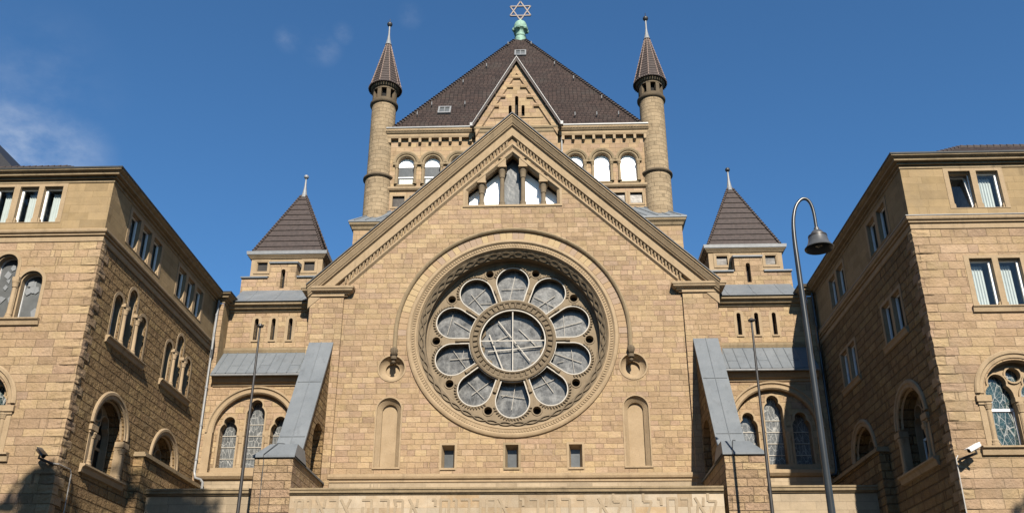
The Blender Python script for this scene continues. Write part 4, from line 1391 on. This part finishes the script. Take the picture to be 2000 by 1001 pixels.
def wing(sx, label):
    b = thing('wing_building', (sx * 18.5, -5, 0), label, 'building', 'side wings flanking the synagogue')
    FF = front(WY)
    FI = side(sx * WX, -sx)
    far = 26.
    SZ = 15.06                                          # top of the hewn storeys
    hf, hi, hfu, hiu = [], [], [], []
    if sx < 0:
        hfu.append(rect_window(b, FF, [(-16.52, -15.92), (-15.72, -15.10), (-14.92, -14.30)], 15.6, 16.92, 'trim', sill=False, curtains='R'))
        hf += arch_group(b, FF, [(-16.45, .37, 13.5), (-15.57, .37, 14.1), (-14.66, .37, 13.5)], 12.25, pane='greyglass', papers=True)
        hf.append(tracery_window(b, FF, -15.60, 1.03, 8.05, 9.55, 'tealglass'))
        for k in range(2):
            d = 4.3 * k
            hiu.append(rect_window(b, FI, [(-8.38 + d, -7.68 + d), (-7.45 + d, -6.75 + d), (-6.52 + d, -5.82 + d)], 15.6, 16.82, 'trim', sill=False, rooms=False))
            hi += arch_group(b, FI, [(-8.15 + d, .30, 13.48), (-7.22 + d, .30, 14.08), (-6.27 + d, .30, 13.48)], 12.22, pane='darkpane')
        hi.append(tracery_window(b, FI, -7.25, 1.0, 8.05, 9.4, 'darkpane', 'trim', td=.5))
        hi.append(tracery_window(b, FI, -2.85, 1.0, 8.05, 9.4, 'darkpane', 'trim', td=.5))
    else:
        hfu.append(rect_window(b, FF, [(14.12, 14.80), (14.98, 15.66)], 15.6, 16.92, 'trim', sill=False, curtains='M', tilt=0))
        hf.append(rect_window(b, FF, [(14.18, 14.86), (15.04, 15.70)], 12.27, 13.86, 'trim', curtains='L'))
        hf.append(tracery_window(b, FF, 14.84, 1.0, 8.05, 9.6, 'tealglass', 'white'))
        for k in range(2):
            d = 4.6 * k
            hiu.append(rect_window(b, FI, [(-8.3 + d, -7.55 + d), (-7.3 + d, -6.55 + d)], 15.6, 16.8, 'trim', sill=False, rooms=False))
            hi.append(rect_window(b, FI, [(-8.25 + d, -7.55 + d), (-7.35 + d, -6.65 + d)], 12.25, 13.65, 'trim', rooms=False))
            hi.append(tracery_window(b, FI, -7.45 + (4.45 * k), 1.0, 8.05, 9.5, 'darkpane', 'white', td=.5))
    fx = lambda a, c: (min(sx * a, sx * c), max(sx * a, sx * c))
    x0, x1 = fx(WX, far)
    mb = MB(); mb.wall(FF, rect(x0, x1, 0, SZ), hf); mb.build('front_wall', 'wing', b)
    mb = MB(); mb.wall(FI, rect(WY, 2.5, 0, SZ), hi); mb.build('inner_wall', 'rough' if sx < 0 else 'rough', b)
    mb = MB(); mb.wall(FF, rect(x0, x1, SZ, 17.2), hfu); mb.wall(FI, rect(WY, 2.5, SZ, 17.2), hiu); mb.build('upper_wall', 'ashlar', b)
    mb = MB(); mb.fbox(side(sx * far, sx), WY, 10, 0, 17.3, -.3, 0); mb.box(x0, x1, 9.7, 10, 0, 17.3); mb.box(x0 + 1.9, x1 - 1.9, -8.0, 9.5, .2, 17.3); mb.build('rear_wall', 'ashlar', b)
    # rock-faced corner stones
    rq = random.Random(21 + sx)
    mb = MB()
    z = 0.
    k = 0
    while z < 14.8:
        h = .275
        lf, li = (.55, .3) if k % 2 else (.3, .55)
        o1, o2 = rq.uniform(.0, .022), rq.uniform(.0, .04)
        xa, ya = sx * WX, WY
        # chamfered block with uneven face
        n = 3
        zs = [z + .012 + (h - .02) * j / n for j in range(n + 1)]
        rings = []
        for zz_ in zs:
            j1, j2, j3 = (rq.uniform(-.018, .018) for _ in range(3))
            rings.append([Vector((xa + sx * lf, ya + .05, zz_)), Vector((xa + sx * lf, ya - o1 * .5 - .004, zz_)), Vector((xa + sx * .12, ya - o1 - .01 + j1, zz_)), Vector((xa - sx * (o2 * .5 + j3 * .6), ya - o1 * .5 + j2 * .5, zz_)),
                          Vector((xa - sx * (o2 + .01 + j3), ya + .12, zz_)), Vector((xa - sx * (o2 * .5 + .004), ya + li, zz_)), Vector((xa + sx * .05, ya + li, zz_))])
        mb.loft(rings); mb.face(*rings[0]); mb.face(*rings[-1])
        z += h; k += 1
    mb.build('quoin', 'wing', b)
    # string course and crowning cornice wrap the corner; step at the rear end of the inner wall
    path = [(sx * far, WY), (sx * WX, WY), (sx * WX, .0), (sx * 12.3, .0), (sx * 12.3, 2.6)]
    if sx < 0: pass
    pth = path if sx < 0 else path[::-1]
    pth2 = [(sx * far, WY), (sx * WX, WY), (sx * WX, -.02)]
    if sx > 0: pth2 = pth2[::-1]
    # 'out' lies to the right of travel
    mb = MB()
    mb.plan(pth2, [(0, 14.86), (.03, 14.88), (.035, 15.03), (.01, 15.04), (.01, 15.07), (.08, 15.075), (.09, 15.12), (.06, 15.13), (.06, 15.15), (.13, 15.16), (.15, 15.2), (.15, 15.27), (.02, 15.32), (0, 15.32)])
    mb.build('string_course', 'trim', b)
    if sx > 0:
        mb = MB(); mb.plan(pth2, [(.0, 15.33), (.15, 15.275), (.17, 15.275), (.17, 15.3), (.02, 15.345), (0, 15.345)]); mb.build('string_flashing', 'zinc', b)
    mb = MB()
    mb.plan(pth, [(0, 17.02), (.03, 17.03), (.035, 17.1), (.01, 17.105), (.01, 17.135), (.1, 17.14), (.11, 17.18), (.085, 17.19), (.085, 17.215), (.22, 17.22), (.235, 17.29), (.27, 17.3), (.33, 17.34), (.34, 17.38), (0, 17.38)])
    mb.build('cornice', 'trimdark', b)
    mb = MB(); mb.plan(pth, [(0, 17.382), (.36, 17.382), (.37, 17.43), (.30, 17.44), (0, 17.45)]); mb.build('eaves_gutter', 'leaddark', b)
    # step block at the rear
    mb = MB(); mb.wall(side(sx * 12.3, -sx), rect(0, 2.6, 0, 17.2)); mb.build('end_return', 'rough' if sx > 0 else 'ashlar', b)
    # hipped tile roof
    mb = MB()
    RZ = 20.22 if sx < 0 else 20.4
    A = [(WX + .25, WY + .25), (far, WY + .25), (far, 9.8), (WX + .25, 9.8)]
    B_ = [(WX + 4.2, WY + 4.05), (far - 4, WY + 4.05), (far - 4, 6), (WX + 4.2, 6)]
    mb.loft([[Vector((sx * x, y, 17.44)) for x, y in A], [Vector((sx * x, y, RZ)) for x, y in B_]])
    mb.face(*[Vector((sx * x, y, RZ)) for x, y in B_])
    rf = mb.build('hipped_roof', 'tile', b)
    mb = MB()
    for k in range(14):
        t = k / 14
        f = lambda q: Vector((sx * (WX + .25 + 3.95 * q), WY + .25 + 3.8 * q, 17.44 + (RZ - 17.44) * q))
        mb.tube([f(t), f(t + .068)], [.09, .07], 6)
    for k in range(22):
        x = WX + 4.2 + .24 * k
        mb.tube([Vector((sx * x, WY + 4.05, RZ)), Vector((sx * (x + .23), WY + 4.05, RZ))], [.09, .07], 6)
    mb.build('hip_tiles', 'hip', rf)
    # lower lean-to pier with coping
    yb = -5.25
    mb = MB(); mb.box(*fx(12.31, 12.66), yb, .0, 0, 9.1); mb.build('side_pier', 'rough', b)
    mb = MB(); mb.box(*fx(12.22, 12.67), yb - .06, .0, 9.1, 9.18); mb.box(*fx(12.27, 12.67), yb - .03, 0., 9.18, 9.26); mb.build('pier_coping', 'trimdark', b)
    # rain pipe in the rear corner
    mb = MB()
    X = lambda x: sx * x
    mb.tube([(X(12.5), -.12, 17.1), (X(12.52), -.12, 15.6), (X(12.42), -.36, 15.3), (X(12.42), -.36, 14.8), (X(12.52), -.12, 14.5), (X(12.52), -.12, 9.75), (X(12.45), -.14, 9.5), (X(12.2), -.2, 9.42), (X(12.1), -.22, 9.3), (X(12.1), -.22, 8.0)], .052, 8)
    for z in (16.4, 13.2, 11.6, 10.2): mb.cyl((X(12.52), -.12, z), (X(12.52), -.12, z + .07), .068)
    mb.build('rain_pipe', 'zinc' if sx < 0 else 'lamp', b, smooth=True)
    return b
wing(-1, 'left sandstone wing whose rock-faced side wall catches raking sunlight')
wing(1, 'right sandstone wing whose courtyard side wall lies in deep shade')

for sx, lb in ((-1, 'low stone wall with coping at left, dappled with tree shade'), (1, 'low stone wall with coping at right, beside the street lamp')):
    w = thing('courtyard_wall', (sx * 10.5, -4.5, 0), lb, 'wall', 'low courtyard walls beside the porch')
    x0, x1 = sorted((sx * 8.73, sx * 12.31))
    mb = MB(); mb.fbox(FP, x0, x1, 0, 7.93, -4.4, -.02); mb.build('wall_face', 'plinth', w)
    mb = MB(); mb.hmould(FP, x0, x1, copp); mb.build('coping', 'trimdark', w)

# dark roof of the next house beyond the left wing
nh = thing('neighbour_house', (-27, 2, 0), 'dark steep roof of a neighbouring house behind the left wing', 'building')
mb = MB()
A = [Vector((-24.3 + 2.9, -1.5, 22.4)), Vector((-26.5, -1.5, 27.6)), Vector((-31.5, -1.5, 22.4))]
mb.hexa(A, [p + Vector((0, 9, 0)) for p in A]); mb.build('roof', 'slate', nh)
mb = MB(); mb.box(-31.2, -26.3, -1.2, 7, 0, 22.4); mb.build('wall', 'plinth', nh)

# ------------------------------------------------------------------ street furniture
lamp = thing('street_lamp', (5.93, -20, 0), 'tall grey street lamp with a swan neck and bell-shaped shade', 'street lamp')
mb = MB()
pts = [(5.93, 0.), (5.93, 4.4), (5.93, 7.5), (5.925, 8.86), (5.925, 9.4), (5.945, 9.75), (5.99, 9.98), (6.05, 10.13), (6.13, 10.23), (6.20, 10.26), (6.27, 10.23), (6.32, 10.13), (6.345, 9.98), (6.352, 9.8), (6.352, 9.62)]
rad = [.075, .062, .052, .046, .041, .036, .033, .031, .03, .03, .03, .03, .03, .03, .03]
P = [(x, -20, z) for x, z in pts]
def smoothpts(P, r, m=4):
    out, ro = [], []
    for i in range(len(P) - 1):
        p0, p1, p2, p3 = Vector(P[max(i - 1, 0)]), Vector(P[i]), Vector(P[i + 1]), Vector(P[min(i + 2, len(P) - 1)])
        for k in range(m):
            t = k / m
            out.append(.5 * ((2 * p1) + (p2 - p0) * t + (2 * p0 - 5 * p1 + 4 * p2 - p3) * t * t + (3 * p1 - p0 - 3 * p2 + p3) * t ** 3))
            ro.append(r[i] + (r[i + 1] - r[i]) * t)
    return out + [Vector(P[-1])], ro + [r[-1]]
pp, rr = smoothpts(P[2:], rad[2:])
mb.tube([Vector(P[0]), Vector(P[1])] + pp, rad[:2] + rr, 14)
mb.lathe((5.93, -20, 0), [(.16, 0), (.16, .9), (.11, 1.0), (.085, 1.05)], 16)
mb.build('pole', 'lamp', lamp, smooth=True)
mb = MB()
lc = (6.352, -20, 9.22)
mb.lathe(lc, [(.045, .42), (.055, .36), (.09, .345), (.125, .29), (.13, .255)], 24)
mb.lathe(lc, [(.165, .225), (.185, .12), (.23, .03), (.262, .0), (.258, -.012), (.225, .02), (.18, .1), (.15, .2)], 28)
mb.build('lamp_shade', 'lampshade', lamp, smooth=True)
mb = MB(); mb.lathe(lc, [(.12, .26), (.168, .255), (.172, .225), (.15, .22)], 24); mb.build('shade_collar', 'iron', lamp, smooth=True)
mb = MB()
mb.lathe(lc, [(.148, .2), (.0, .2)], 16); mb.lathe(lc, [(0, .02), (.06, .04), (.075, .1), (.05, .2)], 12)
mb.build('lamp_glass', 'lampglass', lamp, smooth=True)

for sx, lb in ((-1, 'thin dark flagpole in front of the left stair tower'), (1, 'thin dark flagpole in front of the right stair tower')):
    x = -8.255 if sx < 0 else 8.185
    fp = thing('flagpole', (x, -7, 0), lb, 'flagpole', 'flagpoles before the synagogue')
    mb = MB(); mb.tube([(x, -7, 0), (x, -7, 6.5), (x, -7, 13.1)], [.075, .058, .032], 12); mb.build('pole', 'iron', fp, smooth=True)
    mb = MB(); mb.lathe((x, -7, 13.08), [(0, .1), (.05, .1), (.06, .06), (.11, .05), (.11, 0), (.04, -.01)], 12); mb.tube([(x, -7, 13.1), (x + .14, -7.04, 13.12)], .02, 6); mb.build('cap', 'iron', fp)

def camera_unit(loc, d, matc, label, wall_pt, conduit):
    t = thing('security_camera', loc, label, 'camera', 'security cameras on the wing corners')
    L = Vector(loc); d = Vector(d).normalized()
    up = Vector((0, 0, 1)); s_ = d.cross(up).normalized(); u_ = s_.cross(d)
    def bx(mb, a0, a1, w, h, off=0.):
        A = [L + d * a0 + s_ * x + u_ * (y + off) for x, y in ((-w, -h), (w, -h), (w, h), (-w, h))]
        B = [L + d * a1 + s_ * x + u_ * (y + off) for x, y in ((-w, -h), (w, -h), (w, h), (-w, h))]
        mb.hexa(A, B)
    mb = MB(); mb.tube([L - d * .24, L - d * .22, L + d * .2, L + d * .22], [.05, .065, .065, .06], 14); bx(mb, -.22, .27, .075, .012, .066); mb.build('housing', matc, t, smooth=True)
    mb = MB(); mb.tube([L + d * .2205, L + d * .226], .052, 14); mb.build('lens', 'black', t)
    mb = MB(); mb.tube([L - u_ * .06, L - u_ * .15, Vector(wall_pt)], [.03, .035, .04], 8); mb.build('bracket', 'iron', t)
    mb = MB(); mb.tube(conduit, .018, 6); mb.build('conduit', 'cable', t)
camera_unit((-12.95, -10.35, 7.95), (.55, -.35, -.42), 'lamp', 'grey tube security camera on the left wing corner in tree shade', (-12.75, -9.95, 7.72), [(-12.8, -9.98, 7.75), (-12.58, -9.98, 7.72), (-12.58, -9.3, 7.72), (-12.58, -9.2, 7.6), (-12.58, -9.2, 5.0)])
camera_unit((12.98, -10.4, 7.9), (-.8, -.3, -.42), 'white', 'white tube security camera on the right wing corner in sunshine', (12.72, -9.98, 7.68), [(12.7, -9.98, 7.8), (12.63, -9.99, 7.7), (12.63, -9.99, 5.0)])

# ------------------------------------------------------------------ trees across the street (behind the camera) that throw the dappled shade
def tree(loc, h, rx, label, seed, n=9000):
    t = thing('street_tree', loc, label, 'tree', 'street trees behind the viewer')
    rr = random.Random(seed)
    x, y, z = loc
    mb = MB()
    mb.tube([(x, y, 0), (x + .1, y, h * .3), (x - .1, y + .1, h * .6), (x, y, h * .85)], [.42, .32, .2, .06], 10)
    for k in range(12):
        a = rr.uniform(0, 2 * PI); z0 = h * rr.uniform(.3, .7)
        r = rx * rr.uniform(.5, .9)
        mb.tube([(x, y, z0), (x + r * .5 * math.cos(a), y + r * .5 * math.sin(a), z0 + r * .5), (x + r * math.cos(a), y + r * math.sin(a), z0 + r * .9)], [.14, .09, .03], 6)
    mb.build('trunk', 'bark', t, smooth=True)
    mb = MB()
    cl = []
    for k in range(46):
        a = rr.uniform(0, 2 * PI); q = rr.uniform(-1, 1)
        e = math.sqrt(1 - q * q) * rr.uniform(.45, .95)
        cl.append((x + rx * .8 * e * math.cos(a), y + rx * .8 * e * math.sin(a), h * .66 + h * .3 * q, rr.uniform(.7, 1.3)))
    for k in range(n):
        cx, cy, cz, cr = rr.choice(cl)
        v = Vector((rr.gauss(0, 1), rr.gauss(0, 1), rr.gauss(0, 1))).normalized() * cr * rr.random() ** .4
        p = Vector((cx, cy, cz)) + v
        if p.z > h: continue
        a = Vector((rr.gauss(0, 1), rr.gauss(0, 1), rr.gauss(0, 1))).normalized()
        b_ = a.orthogonal().normalized()
        c = a.cross(b_)
        s = rr.uniform(.16, .34)
        mb.face(p - b_ * s, p + c * s * .55, p + b_ * s, p - c * s * .55)
    mb.build('crown', 'leafA', t)
tree((-8.6, -29.5, 0), 22.9, 2.2, 'tall leafy street tree opposite the left wing', 3, 2400)
tree((-5.6, -33.5, 0), 31.2, 2.9, 'tallest leafy street tree opposite the left courtyard wall', 4, 4200)
tree((20.0, -29.5, 0), 23.6, 2.8, 'leafy street tree opposite the right wing', 5, 5000)

# houses on the far side of the street, behind the viewer: they shut off the low sky and show in the panes
for k, (x0, x1, h, mt) in enumerate(((-52, -24, 17, 'plinth'), (-24, -6, 15.5, 'house'), (-6, 14, 17, 'plinth'), (14, 36, 16, 'house'), (36, 60, 17.5, 'plinth'))):
    hs = thing('town_house', ((x0 + x1) / 2, -58, 0), ('pale westernmost', 'brick narrow', 'pale middle', 'brick wide', 'pale easternmost')[k] + ' town house across the street from the synagogue', 'building', 'town houses across the street')
    FH = Frame(lambda u, v, w: (u, -57. + w, v))
    hl = []
    n = int((x1 - x0) / 3.2)
    for fl in range(int(h / 3.6)):
        for j in range(n):
            u = x0 + (x1 - x0) * (j + .5) / n
            hl.append(rect(u - .6, u + .6, 1.2 + 3.6 * fl, 3.2 + 3.6 * fl))
    mb = MB(); mb.wall(FH, rect(x0, x1, 0, h), hl, reveal=.2); mb.box(x0, x1, -68, -57.6, 0, h); mb.build('wall', mt, hs)
    mb = MB(); mb.hexa([Vector((x0, -56.6, h)), Vector((x1, -56.6, h)), Vector((x1, -68.3, h)), Vector((x0, -68.3, h))], [Vector((x0, -61, h + 3.4)), Vector((x1, -61, h + 3.4)), Vector((x1, -64, h + 3.4)), Vector((x0, -64, h + 3.4))]); mb.build('roof', 'tilefine', hs)
    for q in hl:
        mb = MB(); mb.plate(FH, q, -.18); mb.build('window', 'greyglass', hs)

for k, (x, y, h, r) in enumerate(((-21, -17, 25, 4.6), (-24, -27, 28, 5.2), (-34, -20, 27, 5.5), (-18.5, -38, 26, 4.8), (-33, -34, 28, 5.5))):  # unseen trees added to cut the sky fill on the right wing's inner wall
    tree((x, y, 0), h, r, ('broad', 'taller', 'far', 'near', 'farthest')[k] + ' leafy plane tree added before the left wing to block sky light', 30 + k, 4200)

# ------------------------------------------------------------------ light, sky, camera
sd = Vector((-.2, 1., -.75)).normalized()
sun = bpy.data.lights.new('sun', 'SUN')
sun.energy = 5.0
sun.angle = R(.5)
sun.color = (1., .905, .77)
so = bpy.data.objects.new('sun', sun)
COL.objects.link(so)
so.rotation_euler = sd.to_track_quat('-Z', 'Y').to_euler()
so.location = (4, -60, 50)
world = bpy.data.worlds.new('World')
scene.world = world
world.use_nodes = True
wt = NT(world)
sky = wt.n('ShaderNodeTexSky', sky_type='NISHITA')
sky.sun_disc = False
sky.sun_elevation = math.asin(-sd.z)
sky.sun_rotation = math.atan2(-sd.x, -sd.y)
sky.altitude = 200
sky.air_density = 1.
sky.dust_density = .6
sky.ozone_density = 3.
tc = wt.n('ShaderNodeTexCoord')
dirv = tc.outputs['Generated']
# a few thin wisps of cloud at given bearings
def blob(x, z, r):
    d = Vector((x, 1., z)).normalized()
    vm = wt.n('ShaderNodeVectorMath', operation='DISTANCE')
    wt.put(vm.inputs[0], dirv)
    vm.inputs[1].default_value = d
    return wt.smooth(vm.outputs['Value'], 0, r, 1., 0.)
mp = wt.n('ShaderNodeMapping')
wt.put(mp.inputs[0], dirv)
mp.inputs['Scale'].default_value = (1., 1., 1.6)
mp.inputs['Rotation'].default_value = (0, .5, 0)
wisp = wt.smooth(wt.noise(mp.outputs[0], 9., 7, .62), .3, .72)
CL = [(-.70, .66, .085, .5), (-.635, .655, .06, .38), (-.70, .76, .1, .12), (-.348, .838, .018, .3), (-.30, .822, .025, .26), (-.275, .845, .015, .22), (-.18, .876, .018, .15)]
tot = None
for x, z, r, s in CL:
    b = wt.m('MULTIPLY', blob(x, z, r), s)
    tot = b if tot is None else wt.m('MAXIMUM', tot, b)
fac = wt.m('MULTIPLY', wisp, tot)
tint = wt.mix(1., sky.outputs[0], (.61, 1.01, 1.25), 'MULTIPLY')
skyc = wt.mix(fac, tint, (7.5, 7.8, 8.2))
bg = wt.n('ShaderNodeBackground')
wt.put(bg.inputs[0], skyc)
bg.inputs[1].default_value = .0545
wo = wt.n('ShaderNodeOutputWorld')
wt.t.links.new(bg.outputs[0], wo.inputs[0])

cam = bpy.data.cameras.new('camera')
co = bpy.data.objects.new('camera', cam)
COL.objects.link(co)
co.location = (1.27, -35., 1.7)
yaw, pit, rol = R(-2.09), R(23.14), R(.13)
fwd = Vector((math.sin(yaw) * math.cos(pit), math.cos(yaw) * math.cos(pit), math.sin(pit)))
right = Vector((math.cos(yaw), -math.sin(yaw), 0))
up = right.cross(fwd)
r2 = right * math.cos(rol) + up * math.sin(rol)
u2 = up * math.cos(rol) - right * math.sin(rol)
co.rotation_euler = Matrix((r2, u2, -fwd)).transposed().to_euler()
cam.sensor_fit = 'HORIZONTAL'
cam.sensor_width = 36
cam.lens = 1766.8 * 36 / 2000
cam.shift_y = (600 - 500.5) / 2000
cam.clip_end = 2000
scene.camera = co
scene.view_settings.view_transform = 'Standard'
scene.view_settings.look = 'None'
scene.view_settings.exposure = 1.13
scene.view_settings.gamma = 1.
scene.cycles.max_bounces = 6
